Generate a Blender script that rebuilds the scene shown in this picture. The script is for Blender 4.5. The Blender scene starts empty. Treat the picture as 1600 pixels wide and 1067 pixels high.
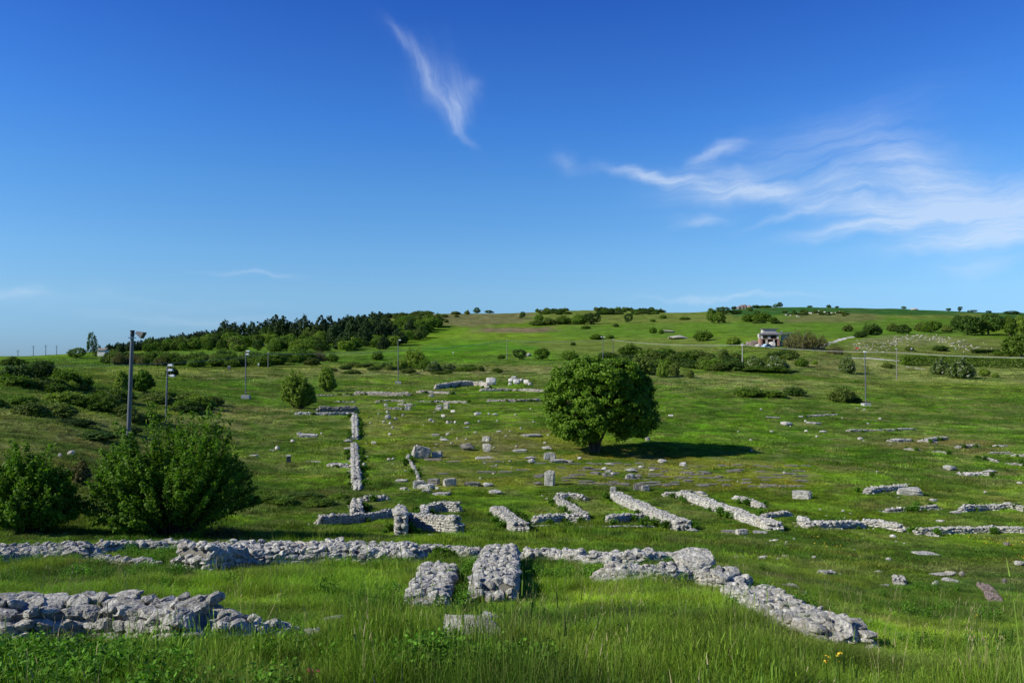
import bpy, bmesh, math, random
import numpy as np
from mathutils import Vector, Matrix, Euler

# ------------------------------------------------------------------ camera, world, sun
SC = bpy.context.scene
COL = SC.collection
F = 1244.0            # focal length in photo pixels (28 mm lens on a 36 mm sensor, 1600 px wide)
HY = 556.0            # photo row of the horizon
cam_d = bpy.data.cameras.new("camera"); cam = bpy.data.objects.new("camera", cam_d); COL.objects.link(cam)
cam_d.sensor_width = 36.0; cam_d.lens = 36.0 * F / 1600.0
cam_d.shift_y = (HY - 533.5) / 1600.0
cam_d.clip_start = 0.05; cam_d.clip_end = 30000
cam.location = (0, 0, 0); cam.rotation_euler = (math.radians(90), 0, 0)
SC.camera = cam
SC.view_settings.view_transform = 'Standard'; SC.view_settings.look = 'None'
SC.view_settings.gamma = 1.0; SC.view_settings.exposure = 0.25
SUN_EL = math.radians(33); SUN_AZ = math.radians(254)      # azimuth clockwise from +Y
world = bpy.data.worlds.new("World"); SC.world = world; world.use_nodes = True
sd = bpy.data.lights.new("sun", 'SUN'); sun = bpy.data.objects.new("sun", sd); COL.objects.link(sun)
sd.energy = 5.0; sd.angle = math.radians(0.5); sd.color = (1.0, 0.955, 0.84)
sdir = Vector((math.cos(SUN_EL)*math.sin(SUN_AZ), math.cos(SUN_EL)*math.cos(SUN_AZ), math.sin(SUN_EL)))
sun.rotation_euler = sdir.to_track_quat('Z', 'Y').to_euler()
sun.location = (-20, -10, 40)

class NT:
    """small helper to write shader node trees"""
    def __init__(s, tree): s.t = tree; s.n = tree.nodes; s.l = tree.links
    def new(s, typ, **kw):
        nd = s.n.new(typ)
        for k, v in kw.items(): setattr(nd, k, v)
        return nd
    def link(s, a, b): s.l.new(a, b)
    def setin(s, sock, v):
        if hasattr(v, 'is_output') or isinstance(v, bpy.types.NodeSocket): s.l.new(v, sock)
        elif v is not None: sock.default_value = v
    def m(s, op, a, b=None, c=None, clamp=False):
        nd = s.n.new('ShaderNodeMath'); nd.operation = op; nd.use_clamp = clamp
        s.setin(nd.inputs[0], a)
        if b is not None: s.setin(nd.inputs[1], b)
        if c is not None: s.setin(nd.inputs[2], c)
        return nd.outputs[0]
    def vm(s, op, a, b=None, sc=None):
        nd = s.n.new('ShaderNodeVectorMath'); nd.operation = op
        s.setin(nd.inputs[0], a)
        if b is not None: s.setin(nd.inputs[1], b)
        if sc is not None: s.setin(nd.inputs['Scale'], sc)
        return nd.outputs[0]
    def noise(s, vec, scale, detail=3, rough=0.5, dist=0.0):
        nd = s.n.new('ShaderNodeTexNoise'); s.setin(nd.inputs['Vector'], vec)
        nd.inputs['Scale'].default_value = scale; nd.inputs['Detail'].default_value = detail
        nd.inputs['Roughness'].default_value = rough; nd.inputs['Distortion'].default_value = dist
        return nd.outputs[0]
    def ramp(s, fac, stops):
        nd = s.n.new('ShaderNodeValToRGB'); s.setin(nd.inputs[0], fac)
        cr = nd.color_ramp
        while len(cr.elements) < len(stops): cr.elements.new(0.5)
        for e, (p, c) in zip(cr.elements, stops):
            e.position = p; e.color = tuple(c) + (1,) if len(c) == 3 else c
        return nd.outputs[0]
    def mapr(s, v, a, b, c=0.0, d=1.0):
        nd = s.n.new('ShaderNodeMapRange'); s.setin(nd.inputs[0], v)
        for i, q in zip((1, 2, 3, 4), (a, b, c, d)): nd.inputs[i].default_value = q
        return nd.outputs[0]
    def mix(s, fac, a, b, blend='MIX'):
        nd = s.n.new('ShaderNodeMix'); nd.data_type = 'RGBA'; nd.blend_type = blend
        s.setin(nd.inputs[0], fac); s.setin(nd.inputs[6], a); s.setin(nd.inputs[7], b)
        return nd.outputs[2]

def build_world():
    t = NT(world.node_tree); t.n.clear()
    out = t.new('ShaderNodeOutputWorld'); bg = t.new('ShaderNodeBackground')
    sky = t.new('ShaderNodeTexSky'); sky.sky_type = 'NISHITA'; sky.sun_disc = False
    sky.sun_elevation = SUN_EL; sky.sun_rotation = SUN_AZ
    sky.altitude = 1000; sky.air_density = 1.0; sky.dust_density = 0.4; sky.ozone_density = 2.5
    tc = t.new('ShaderNodeTexCoord'); sep = t.new('ShaderNodeSeparateXYZ'); t.link(tc.outputs['Generated'], sep.inputs[0])
    X, Y, Z = sep.outputs
    az = t.m('ARCTAN2', X, Y)
    el = t.m('ARCSINE', Z, clamp=False)
    # deepen the blue with height, as a clear mountain sky does
    tint = t.ramp(t.mapr(el, -0.02, 0.6), SKYTINT)
    base = t.vm('SCALE', t.mix(1.0, sky.outputs[0], tint, 'MULTIPLY'), sc=1.45)
    # cirrus: soft patches in azimuth/elevation multiplied with fibrous noise
    def comb(a, b, c=0.0):
        nd = t.new('ShaderNodeCombineXYZ'); t.setin(nd.inputs[0], a); t.setin(nd.inputs[1], b); t.setin(nd.inputs[2], c)
        return nd.outputs[0]
    P0 = comb(az, el)
    def nz(vec, sc, det, off):
        nd = t.new('ShaderNodeTexNoise'); t.setin(nd.inputs['Vector'], t.vm('ADD', vec, off))
        nd.inputs['Scale'].default_value = sc; nd.inputs['Detail'].default_value = det
        return nd
    w1 = nz(P0, 9.0, 4, (3, 1, 0)); wv = t.vm('SUBTRACT', w1.outputs['Color'], (0.5, 0.5, 0.5))
    w2 = nz(P0, 30.0, 4, (7, 2, 0)); wv2 = t.vm('SUBTRACT', w2.outputs['Color'], (0.5, 0.5, 0.5))
    Pw = t.vm('ADD', P0, t.vm('ADD', t.vm('SCALE', wv, sc=0.065), t.vm('SCALE', wv2, sc=0.010)))
    def pt(px, py):
        u = (px - 800) / F; a = math.atan(u); e = math.atan((HY - py) / F / math.sqrt(1 + u*u)); return a, e
    def patch(px, py, la, lb, deg, amp, vec=Pw):
        a, e = pt(px, py)
        d = t.vm('SUBTRACT', vec, (a, e, 0))
        r = t.new('ShaderNodeVectorRotate'); r.rotation_type = 'Z_AXIS'; r.inputs['Angle'].default_value = -math.radians(deg)
        t.link(d, r.inputs[0])
        q = t.vm('MULTIPLY', r.outputs[0], (F/la, F/lb, 0))
        ln = t.new('ShaderNodeVectorMath'); ln.operation = 'LENGTH'; t.link(q, ln.inputs[0])
        g = t.m('EXPONENT', t.m('MULTIPLY', t.m('POWER', ln.outputs['Value'], 2.0), -1.0))
        return t.m('MULTIPLY', g, amp)
    def fibre(deg, sa, sb, lo, hi, off):
        r = t.new('ShaderNodeVectorRotate'); r.rotation_type = 'Z_AXIS'; r.inputs['Angle'].default_value = -math.radians(deg)
        t.link(Pw, r.inputs[0])
        q = t.vm('MULTIPLY', r.outputs[0], (sa, sb, 0))
        nd = t.new('ShaderNodeTexNoise'); t.setin(nd.inputs['Vector'], t.vm('ADD', q, off)); nd.inputs['Scale'].default_value = 1.0
        nd.inputs['Detail'].default_value = 9; nd.inputs['Roughness'].default_value = 0.66; nd.inputs['Distortion'].default_value = 0.25
        return t.mapr(nd.outputs[0], lo, hi)
    fl = fibre(-58, 8, 52, 0.34, 0.74, (1, 5, 0))
    fr = fibre(4, 6, 55, 0.30, 0.74, (4, 9, 0))
    def add(lst):
        v = lst[0]
        for q in lst[1:]: v = t.m('ADD', v, q)
        return v
    Ls = add([patch(*a) for a in CLOUD_L]); Rs = add([patch(*a) for a in CLOUD_R])
    c = t.m('ADD', t.m('MULTIPLY', Ls, t.m('ADD', t.m('MULTIPLY', fl, .8), .12)), t.m('MULTIPLY', Rs, t.m('ADD', t.m('MULTIPLY', fr, 1.0), .14)))
    c = t.m('MINIMUM', t.m('MULTIPLY', c, .85), 0.6)
    col = t.mix(c, base, CLOUDCOL)
    t.link(col, bg.inputs[0]); bg.inputs[1].default_value = 0.1
    t.link(bg.outputs[0], out.inputs[0])
SKYTINT = [(p, tuple(c/1.7 for c in k)) for p, k in ((0.0, (.36, .62, 1.15)), (.053, (.42, .70, 1.25)), (.156, (.64, .95, 1.28)), (.234, (.64, 1.03, 1.37)), (.36, (.52, 1.02, 1.5)), (.48, (.38, .92, 1.65)), (.71, (.23, .65, 1.58)), (1.0, (.15, .5, 1.4)))]
CLOUDCOL = (6.0, 6.9, 8.2, 1)
CLOUD_L = [(644, 92, 46, 8, -42, .5), (686, 120, 38, 26, -45, .36), (718, 150, 28, 18, -70, .66), (732, 190, 34, 6, -58, .42), (742, 128, 10, 14, 60, .25)]
CLOUD_R = [(1040, 278, 75, 8, -10, .95), (1150, 292, 90, 20, -3, .5), (1210, 300, 80, 16, -18, .5), (1118, 238, 34, 8, 22, .7), (892, 250, 20, 14, -30, .22), (1095, 345, 28, 10, 3, .6),
           (1420, 262, 90, 32, -22, .62), (1350, 318, 70, 26, -30, .6), (1360, 352, 90, 9, 7, .95), (1540, 300, 110, 36, -10, .62), (1540, 360, 110, 13, 8, .85), (1450, 325, 120, 20, -5, .5), (1560, 330, 80, 20, 5, .4),
           (1255, 330, 60, 6, 14, .7), (1535, 405, 45, 16, 10, .35), (1150, 457, 120, 4, 0, .4), (395, 416, 50, 4, 0, .3), (15, 462, 30, 6, 8, .4), (200, 470, 200, 12, 0, .12), (300, 500, 150, 8, -3, .2), (1240, 240, 160, 40, 15, .2)]
build_world()

# ------------------------------------------------------------------ tags
def tag(o, label=None, cat=None, group=None, kind=None):
    if label: o['label'] = label
    if cat: o['category'] = cat
    if group: o['group'] = group
    if kind: o['kind'] = kind
    return o
def empty(name, loc=(0, 0, 0), rz=0.0):
    o = bpy.data.objects.new(name, None); COL.objects.link(o); o.location = loc; o.rotation_euler = (0, 0, rz)
    o.empty_display_size = 0.3
    return o
def link(name, me, mat=None, parent=None, loc=(0, 0, 0), rz=0.0):
    o = bpy.data.objects.new(name, me); COL.objects.link(o); o.location = loc; o.rotation_euler = (0, 0, rz)
    if mat is not None and len(me.materials) == 0:
        for m_ in (mat if isinstance(mat, (list, tuple)) else [mat]): me.materials.append(m_)
    if parent is not None: o.parent = parent
    return o

# ------------------------------------------------------------------ numpy noise
def _hash(ix, iy, seed):
    h = (ix.astype(np.int64) * 374761393 + iy.astype(np.int64) * 668265263 + seed * 1442695041) & 0xFFFFFFFF
    h = ((h ^ (h >> 13)) * 1274126177) & 0xFFFFFFFF
    h = h ^ (h >> 16)
    return (h & 0xFFFFFF) / float(0xFFFFFF)
def vnoise(x, y, seed=0):
    x = np.asarray(x, float); y = np.asarray(y, float)
    ix = np.floor(x); iy = np.floor(y); fx = x - ix; fy = y - iy
    fx = fx*fx*(3-2*fx); fy = fy*fy*(3-2*fy)
    a = _hash(ix, iy, seed); b = _hash(ix+1, iy, seed); c = _hash(ix, iy+1, seed); d = _hash(ix+1, iy+1, seed)
    return (a*(1-fx)+b*fx)*(1-fy) + (c*(1-fx)+d*fx)*fy
def fbm(x, y, seed=0, octs=4, gain=0.5):
    s = 0; a = 1; n = 0
    for i in range(octs):
        s = s + a*vnoise(x*2**i, y*2**i, seed+i*17); n += a; a *= gain
    return s/n      # 0..1

# ------------------------------------------------------------------ terrain height
D0 = [3, 5, 8, 12, 14, 17, 20, 23, 26, 30, 35, 40, 47, 55, 65, 75, 90, 100, 125, 145, 165, 190, 220, 260, 300, 350, 420, 500, 600, 700, 850, 950, 1200, 1800, 3500, 9000]
TAB = {
 -500: {3:1340,5:1080,8:1008,12:948,17:895,21:868,26:830,35:740,47:660,65:600,90:575,145:572,220:568,300:564,600:560,1200:558,9000:556.5},
 0: {3:1330,5:1078,8:1010,12:950,17:903,20:888,23:868,26:846,30:826,35:765,40:730,47:690,55:658,65:630,75:608,90:590,110:576,150:574,220:570,300:566,600:561,1200:559,3500:557,9000:556.4},
 150: {3:1330,5:1078,8:1010,12:952,17:903,20:888,23:868,26:848,30:836,35:800,40:768,47:728,55:696,65:668,75:645,90:622,110:598,145:584,190:575,260:563,350:556,500:553,700:551,850:556,1200:558,9000:556.4},
 300: {3:1330,5:1074,8:1008,12:955,17:905,20:890,23:872,26:855,30:842,35:825,40:805,47:772,55:738,65:706,75:682,90:650,110:618,145:596,190:580,260:566,350:555,420:547,500:540,600:533,700:531,850:545,1200:556,9000:556.4},
 400: {3:1325,5:1072,8:1006,12:958,17:905,20:890,23:874,26:862,30:848,35:835,40:822,47:797,55:765,65:730,75:704,90:664,110:636,145:606,165:592,190:580,220:572,300:562,350:556,420:548,500:538,600:523,700:519,850:530,1200:550,9000:556.4},
 500: {3:1325,5:1070,8:1005,12:962,17:905,20:890,23:876,26:865,30:850,35:836,40:822,47:800,55:768,65:732,75:706,90:668,110:638,145:610,165:594,190:584,220:574,300:563,350:556,420:547,500:533,600:519,700:512,850:520,1200:545,9000:556.4},
 600: {3:1325,5:1068,8:1005,12:965,14:940,17:910,20:890,23:876,26:865,30:850,35:836,40:820,47:799,55:770,65:734,75:708,90:670,110:640,145:611,165:597,190:586,220:576,300:562,350:554,420:545,500:532,600:517,700:506,850:495,950:492,1200:520,1800:545,9000:556.4},
 700: {3:1323,5:1068,8:1006,12:970,14:945,17:910,20:890,23:877,26:867,30:851,35:836,40:820,47:800,55:771,65:735,75:709,90:671,110:641,145:611,165:598,190:586,220:577,300:561,350:553,420:542,500:530,600:519,700:508,850:495,950:487,1200:510,1800:545,9000:556.4},
 800: {3:1323,5:1067,8:1006,12:970,14:945,17:912,20:892,23:879,26:869,30:853,35:837,40:822,47:801,55:772,65:736,75:709,90:671,110:641,145:611,165:599,190:587,220:577,300:561,350:551,420:539,500:528,600:517,700:507,850:496,950:487.5,1200:510,1800:545,9000:556.4},
 850: {3:1323,5:1067,8:1006,12:970,14:945,17:912,20:892,23:879,26:869,30:853,35:837,40:822,47:801,55:772,65:736,75:709,90:671,110:641,145:611,165:599,190:587,220:577,300:560,350:550,420:538,500:527,600:516,700:507,850:492,950:481,1200:510,1800:545,9000:556.4},
 1030: {3:1325,5:1070,8:1005,12:960,14:936,17:910,20:892,23:880,26:872,30:858,35:840,40:825,47:802,55:772,65:738,75:711,90:675,110:646,145:615,165:601,190:587,220:576,300:555,350:545,420:532,500:521,600:510,700:502,850:491,950:483,1200:505,1800:545,9000:556.4},
 1075: {3:1325,5:1070,8:1007,12:962,14:938,17:912,20:894,23:881,26:873,30:859,35:841,40:825,47:802,55:772,65:738,75:712,90:676,110:647,145:616,165:601,190:587,220:575,300:554,350:544,420:531,500:520,600:510,700:502,850:492,950:489,1200:505,1800:545,9000:556.4},
 1000: {3:1325,5:1070,8:1005,12:960,14:936,17:910,20:892,23:880,26:872,30:858,35:840,40:825,47:802,55:772,65:738,75:711,90:675,110:646,145:615,165:601,190:587,220:576,300:556,350:546,420:533,500:522,600:511,700:502,850:491,950:482,1200:505,1800:545,9000:556.4},
 1200: {3:1340,5:1090,8:1020,12:972,14:948,17:920,20:902,23:888,26:878,30:862,35:843,40:826,47:800,55:768,65:738,75:713,90:680,110:652,145:620,165:603,190:588,220:573,260:555,290:543,350:532,420:521,500:512,600:503,700:495,850:483,950:476,1200:500,1800:545,9000:556.4},
 1400: {3:1350,5:1110,8:1048,12:1004,14:985,17:962,20:942,23:922,26:902,30:880,35:856,40:834,47:802,55:770,65:742,75:716,90:685,110:658,145:626,165:612,190:599,220:583,245:574,260:568,280:555,300:545,320:534,345:526,360:527,420:520,500:511,600:503,700:495,850:485,950:480,1200:505,1800:545,9000:556.4},
 1550: {3:1350,5:1110,8:1052,12:1008,14:990,17:968,20:948,23:928,26:908,30:884,35:860,40:838,47:806,55:773,65:744,75:720,90:689,110:660,145:628,165:613,190:600,220:587,245:578,260:572,280:563,300:553,320:544,345:535,420:525,500:514,600:507,700:500,850:490,950:486,1200:508,1800:545,9000:556.4},
 2100: {3:1350,5:1110,8:1052,12:1008,17:968,23:928,30:884,40:838,55:773,75:720,110:660,165:612,220:588,300:560,420:535,600:515,850:498,950:494,1200:515,1800:545,9000:556.4}}
_th = []; _R = np.exp(np.linspace(math.log(2.5), math.log(9500), 620)); _Z = []
for px in sorted(TAB):
    u = (px - 800)/F; k = math.sqrt(1+u*u)
    ds = sorted(TAB[px]); zz = [-(TAB[px][d]-HY)/F*d for d in ds]
    rs = [math.log(d*k) for d in ds]
    _th.append(math.atan(u)); _Z.append(np.interp(np.log(_R), rs, zz))
_thf = np.linspace(_th[0], _th[-1], 160)
_Z = np.array(_Z); _ZZ = np.array([np.interp(_thf, _th, _Z[:, j]) for j in range(len(_R))]).T   # theta x r
def _blur(A, s, axis):
    k = np.exp(-0.5*(np.arange(-3*s, 3*s+1)/s)**2); k /= k.sum()
    pad = [(0, 0), (0, 0)]; pad[axis] = (3*s, 3*s)
    B = np.pad(A, pad, mode='edge')
    return np.apply_along_axis(lambda v: np.convolve(v, k, 'valid'), axis, B)
_ZZ = _blur(_blur(_ZZ, 4, 1), 3, 0)
_Zb = _ZZ.mean(axis=0)
def hgt(x, y):
    x = np.asarray(x, float); y = np.asarray(y, float)
    r = np.hypot(x, y); th = np.arctan2(x, y)
    lr = (np.log(np.maximum(r, 2.5)) - math.log(2.5)) / (math.log(9500)-math.log(2.5)) * (len(_R)-1)
    lr = np.clip(lr, 0, len(_R)-1.001); j = lr.astype(int); fj = lr-j
    ti = (np.clip(th, _thf[0], _thf[-1]) - _thf[0])/(_thf[-1]-_thf[0])*(len(_thf)-1)
    ti = np.clip(ti, 0, len(_thf)-1.001); i = ti.astype(int); fi = ti-i
    z = (_ZZ[i, j]*(1-fj)+_ZZ[i, j+1]*fj)*(1-fi) + (_ZZ[i+1, j]*(1-fj)+_ZZ[i+1, j+1]*fj)*fi
    zb = _Zb[j]*(1-fj)+_Zb[j+1]*fj
    w = np.clip((np.abs(th)-1.0)/1.4, 0, 1); w = w*w*(3-2*w)
    z = z*(1-w) + zb*w
    n = np.clip(r/3.0, 0, 1)
    w0 = 1 - n; z = z*n + (-1.78)*w0
    a1 = 0.05*np.clip((60-r)/40, 0, 1); a2 = np.clip(r/60, 0.35, 1)*0.28; a3 = np.clip((r-60)/240, 0, 1)*0.9; a4 = np.clip((r-250)/300, 0, 1)*2.0
    z = z + a1*(fbm(x*1.3, y*1.3, 5, 3)-.5)*2 + a2*(fbm(x/6.5, y/6.5, 11, 3)-.5)*1.4 + a3*(fbm(x/34, y/34, 21, 3)-.5)*1.6 + a4*(fbm(x/90, y/90, 31, 3)-.5)*1.6
    return z
def H1(x, y): return float(hgt(np.array([x]), np.array([y]))[0])
_T = np.concatenate([np.exp(np.linspace(math.log(2.2), math.log(1500), 1500))])
def at(px, py, up=0.0, dmax=1500.0):
    """ground point seen at photo pixel (px,py); up: level above the ground"""
    u = (px-800)/F; v = -(py-HY)/F
    T = _T[_T < dmax]
    x = u*T; z = v*T; g = hgt(x, T) + up
    s = z - g
    idx = np.where((s[:-1] > 0) & (s[1:] <= 0))[0]
    if len(idx) == 0:
        k = int(np.argmin(np.abs(s[200:]/T[200:]))) + 200
        d = T[k]
    else:
        k = idx[0]; f = s[k]/(s[k]-s[k+1]); d = T[k]+(T[k+1]-T[k])*f
    return (u*d, d, H1(u*d, d))
def atd(px, d):
    x = (px-800)/F*d; return (x, d, H1(x, d))
def pip(x, y, poly):
    ins = np.zeros(x.shape, bool); n = len(poly)
    for i in range(n):
        x1, y1 = poly[i]; x2, y2 = poly[(i+1) % n]
        if y1 == y2: continue
        c = ((y1 > y) != (y2 > y)) & (x < (x2-x1)*(y-y1)/(y2-y1)+x1)
        ins ^= c
    return ins

# ------------------------------------------------------------------ ground colour zones (real vegetation / soil colours), polygons laid on the ground
GREEN = (.118, .212, .013); LUSH = (.080, .188, .010); DARK = (.044, .110, .010); OLIVE = (.145, .190, .034); STRAW = (.290, .280, .115)
PALE = (.195, .235, .045); BRIGHT = (.100, .225, .012); BROWN = (.190, .150, .080); DEEP = (.026, .105, .022); MEADOW = (.112, .182, .016)
FLORA = (.175, .195, .024); SOIL = (.220, .115, .060); HEATH = (.160, .155, .060); FIELD = (.095, .195, .018)
ZONES = [
 ([(-400,600),(330,575),(480,572),(480,650),(330,720),(200,760),(-400,760)], OLIVE, .6),
 ([(0,705),(150,640),(330,650),(345,690),(200,720),(0,730)], PALE, .5),
 ([(-300,730),(130,700),(130,850),(-300,850)], OLIVE, .6),
 ([(330,640),(470,620),(470,655),(400,700),(330,715)], STRAW, .45),
 ([(150,572),(860,566),(860,580),(500,590),(150,600)], PALE, .7),
 ([(250,592),(560,586),(560,606),(450,636),(300,636)], LUSH, .7),
 ([(420,652),(545,652),(545,790),(400,790),(330,740)], GREEN, .5),
 ([(390,765),(550,765),(550,800),(390,830)], DARK, .4),
 ([(480,575),(860,572),(900,580),(860,588),(520,588)], STRAW, .55),
 ([(560,586),(860,583),(860,600),(560,606)], GREEN, .6),
 ([(960,583),(1130,586),(1400,600),(1300,618),(1100,606),(980,596)], STRAW, .4),
 ([(1240,566),(1640,566),(1640,600),(1330,596),(1240,584)], STRAW, .4),
 ([(1040,600),(1640,606),(1640,720),(1250,720),(1040,690)], LUSH, .55),
 ([(640,690),(860,670),(1000,705),(1220,725),(1300,770),(1180,768),(950,762),(640,762)], FLORA, .65),
 ([(1100,600),(1640,598),(1640,625),(1250,622)], PALE, .35),
 ([(570,640),(700,640),(700,700),(570,700)], FLORA, .35),
 ([(1300,720),(1640,730),(1640,760),(1400,770)], DARK, .5),
 ([(1400,765),(1640,772),(1640,785),(1450,800),(1330,800)], OLIVE, .35),
 ([(1380,684),(1500,682),(1560,696),(1450,706),(1380,697)], SOIL, .42),
 ([(900,840),(1640,870),(1640,1000),(1350,980),(1150,900)], MEADOW, .5),
 # slopes and far fields
 ([(-300,556),(130,556),(160,575),(-300,575)], FIELD, .8),
 ([(130,552),(700,536),(860,522),(860,568),(130,574)], FIELD, .85),
 ([(640,568),(700,512),(1100,520),(1150,562),(900,572)], BRIGHT, .85),
 ([(700,514),(900,521),(1000,528),(860,531),(690,528)], (.150, .250, .018), .7),
 ([(650,540),(900,536),(900,545),(650,552)], (.070, .200, .014), .7),
 ([(740,520),(755,512),(880,512),(880,519)], BROWN, .95),
 ([(800,533),(1120,525),(1160,548),(1000,560),(850,548)], OLIVE, .7),
 ([(590,500),(590,484),(830,484),(840,503),(720,510)], HEATH, .95),
 ([(830,484),(1160,486),(1180,506),(880,512)], OLIVE, .75),
 ([(880,508),(1190,502),(1190,520),(880,528)], FIELD, .7),
 ([(1100,480),(1230,470),(1660,478),(1660,500),(1180,500)], DEEP, .8),
 ([(1160,497),(1260,489),(1520,494),(1520,524),(1290,530),(1130,522)], FIELD, .9),
 ([(1215,506),(1240,488),(1370,490),(1370,500)], HEATH, .6),
 ([(1370,494),(1560,490),(1560,494),(1400,498)], OLIVE, .8),
 ([(1290,560),(1340,530),(1450,522),(1620,535),(1620,568)], OLIVE, .95),
 ([(1330,536),(1420,524),(1500,526),(1560,544),(1480,541),(1400,538),(1340,550)], (.27, .27, .13), .35),
 ([(1200,575),(1240,543),(1300,540),(1310,575)], OLIVE, .7),
 ([(1230,562),(1400,560),(1400,577),(1230,575)], STRAW, .4)]
_ZW = []
for poly, c, s in ZONES:
    # subdivide the outline, then put each vertex on the ground
    pts = []
    for i in range(len(poly)):
        a = poly[i]; b = poly[(i+1) % len(poly)]
        for k in range(4): pts.append((a[0]+(b[0]-a[0])*k/4, a[1]+(b[1]-a[1])*k/4))
    _ZW.append(([at(p[0], p[1])[:2] for p in pts], np.array(c), s))
def gcolor(x, y):
    x = np.asarray(x, float); y = np.asarray(y, float); r = np.hypot(x, y)
    C = np.tile(np.array(GREEN), (len(x), 1))
    amp = np.clip(r*0.10, .5, 40)
    for k, (poly, c, s) in enumerate(_ZW):
        acc = np.zeros(len(x))
        for q in range(3):
            jx = (fbm(x/amp*1.1+q*9.1, y/amp*1.1, 40+k+q*5, 3)-.5)*amp*1.2; jy = (fbm(x/amp*1.1, y/amp*1.1+q*5.7, 70+k+q*5, 3)-.5)*amp*1.6
            acc += pip(x+jx, y+jy, poly)
        s = min(1, s*1.25); C = C*(1-(acc/3*s)[:, None]) + c*(acc/3*s)[:, None]
    # patchiness of the sward
    n1 = fbm(x/7, y/7, 101, 4); n2 = fbm(x/1.7, y/2.2, 131, 3); n3 = fbm(x/28, y/60, 151, 3)
    C = C*(0.38 + 1.3*n1)[:, None]
    far = np.clip((r-200)/200, 0, 1)
    dry = np.clip((n2*.6+n3*.55-.49)*4.5, 0, 1)*.58*(1-.7*far)
    C = C*(1-dry[:, None]) + np.array(STRAW)*.72*dry[:, None]
    lush = np.clip((fbm(x/4.5+40, y/3.0, 171, 4)-.50)*7, 0, 1)*.75*(1-.6*far)
    C = C*(1-lush[:, None]) + np.array(DARK)*lush[:, None]*1.05
    return C

# ------------------------------------------------------------------ materials
def new_mat(name):
    m = bpy.data.materials.new(name); m.use_nodes = True; t = NT(m.node_tree); t.n.clear()
    out = t.new('ShaderNodeOutputMaterial'); return m, t, out
def pos(t): return t.new('ShaderNodeNewGeometry').outputs['Position']
def principled(t, out, col, rough=.8, normal=None, spec=.3, metal=0):
    p = t.new('ShaderNodeBsdfPrincipled'); t.setin(p.inputs['Base Color'], col); t.setin(p.inputs['Roughness'], rough)
    p.inputs['Specular IOR Level'].default_value = spec; p.inputs['Metallic'].default_value = metal
    if normal is not None: t.link(normal, p.inputs['Normal'])
    t.link(p.outputs[0], out.inputs[0]); return p
def bump(t, h, strength, dist):
    b = t.new('ShaderNodeBump'); b.inputs['Strength'].default_value = strength; b.inputs['Distance'].default_value = dist
    t.link(h, b.inputs['Height']); return b.outputs[0]
def mat_ground():
    m, t, out = new_mat('grass_ground')
    P = pos(t); a = t.new('ShaderNodeAttribute'); a.attribute_name = 'gcol'
    n1 = t.noise(P, 1.1, 10, .68); n2 = t.noise(P, 7.0, 8, .65); n3 = t.noise(P, .22, 5, .6)
    k = t.m('MULTIPLY', t.mapr(n1, .30, .72, .42, 1.5), t.mapr(n2, .3, .7, .65, 1.3))
    col = t.mix(1.0, a.outputs['Color'], t.new('ShaderNodeCombineColor').outputs[0], 'MULTIPLY')
    cc = t.n[-1] if False else None
    comb = t.new('ShaderNodeCombineColor')
    for i in range(3): t.link(k, comb.inputs[i])
    col = t.mix(1.0, a.outputs['Color'], comb.outputs[0], 'MULTIPLY')
    col = t.mix(t.mapr(n3, .5, .75, 0, .3), col, (.16, .15, .06, 1))
    h = t.m('ADD', t.m('MULTIPLY', n1, .5), t.m('MULTIPLY', n2, .12))
    principled(t, out, col, 1.0, bump(t, h, .9, .6), .0)
    return m
def mat_foliage(name, c1, c2, c3=None, trans=.35, inst=False, vary=.25):
    """leaves: attribute v (0..1) picks between colours; c3 = flowers for v above .86"""
    m, t, out = new_mat(name)
    v = t.new('ShaderNodeAttribute'); v.attribute_name = 'v'
    if c3 is None: col = t.mix(v.outputs['Fac'], c1+(1,), c2+(1,))
    else: col = t.ramp(v.outputs['Fac'], [(0, c1), (.72, c2), (.78, c3), (1, c3)])
    n = t.noise(pos(t), 1.3, 2, .5)
    oi = t.new('ShaderNodeObjectInfo')
    k = t.m('MULTIPLY', t.mapr(n, .3, .7, .8, 1.2), t.mapr(oi.outputs['Random'], 0, 1, 1-vary, 1+vary))
    comb = t.new('ShaderNodeCombineColor')
    for i in range(3): t.link(k, comb.inputs[i])
    col = t.mix(1.0, col, comb.outputs[0], 'MULTIPLY')
    d = t.new('ShaderNodeBsdfPrincipled'); t.link(col, d.inputs['Base Color']); d.inputs['Roughness'].default_value = .6; d.inputs['Specular IOR Level'].default_value = .12
    tr = t.new('ShaderNodeBsdfTranslucent'); tc = t.mix(1.0, col, (1.25, 1.5, .5, 1), 'MULTIPLY'); t.link(tc, tr.inputs[0])
    mx = t.new('ShaderNodeMixShader'); mx.inputs[0].default_value = trans
    t.link(d.outputs[0], mx.inputs[1]); t.link(tr.outputs[0], mx.inputs[2]); t.link(mx.outputs[0], out.inputs[0])
    return m
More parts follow.
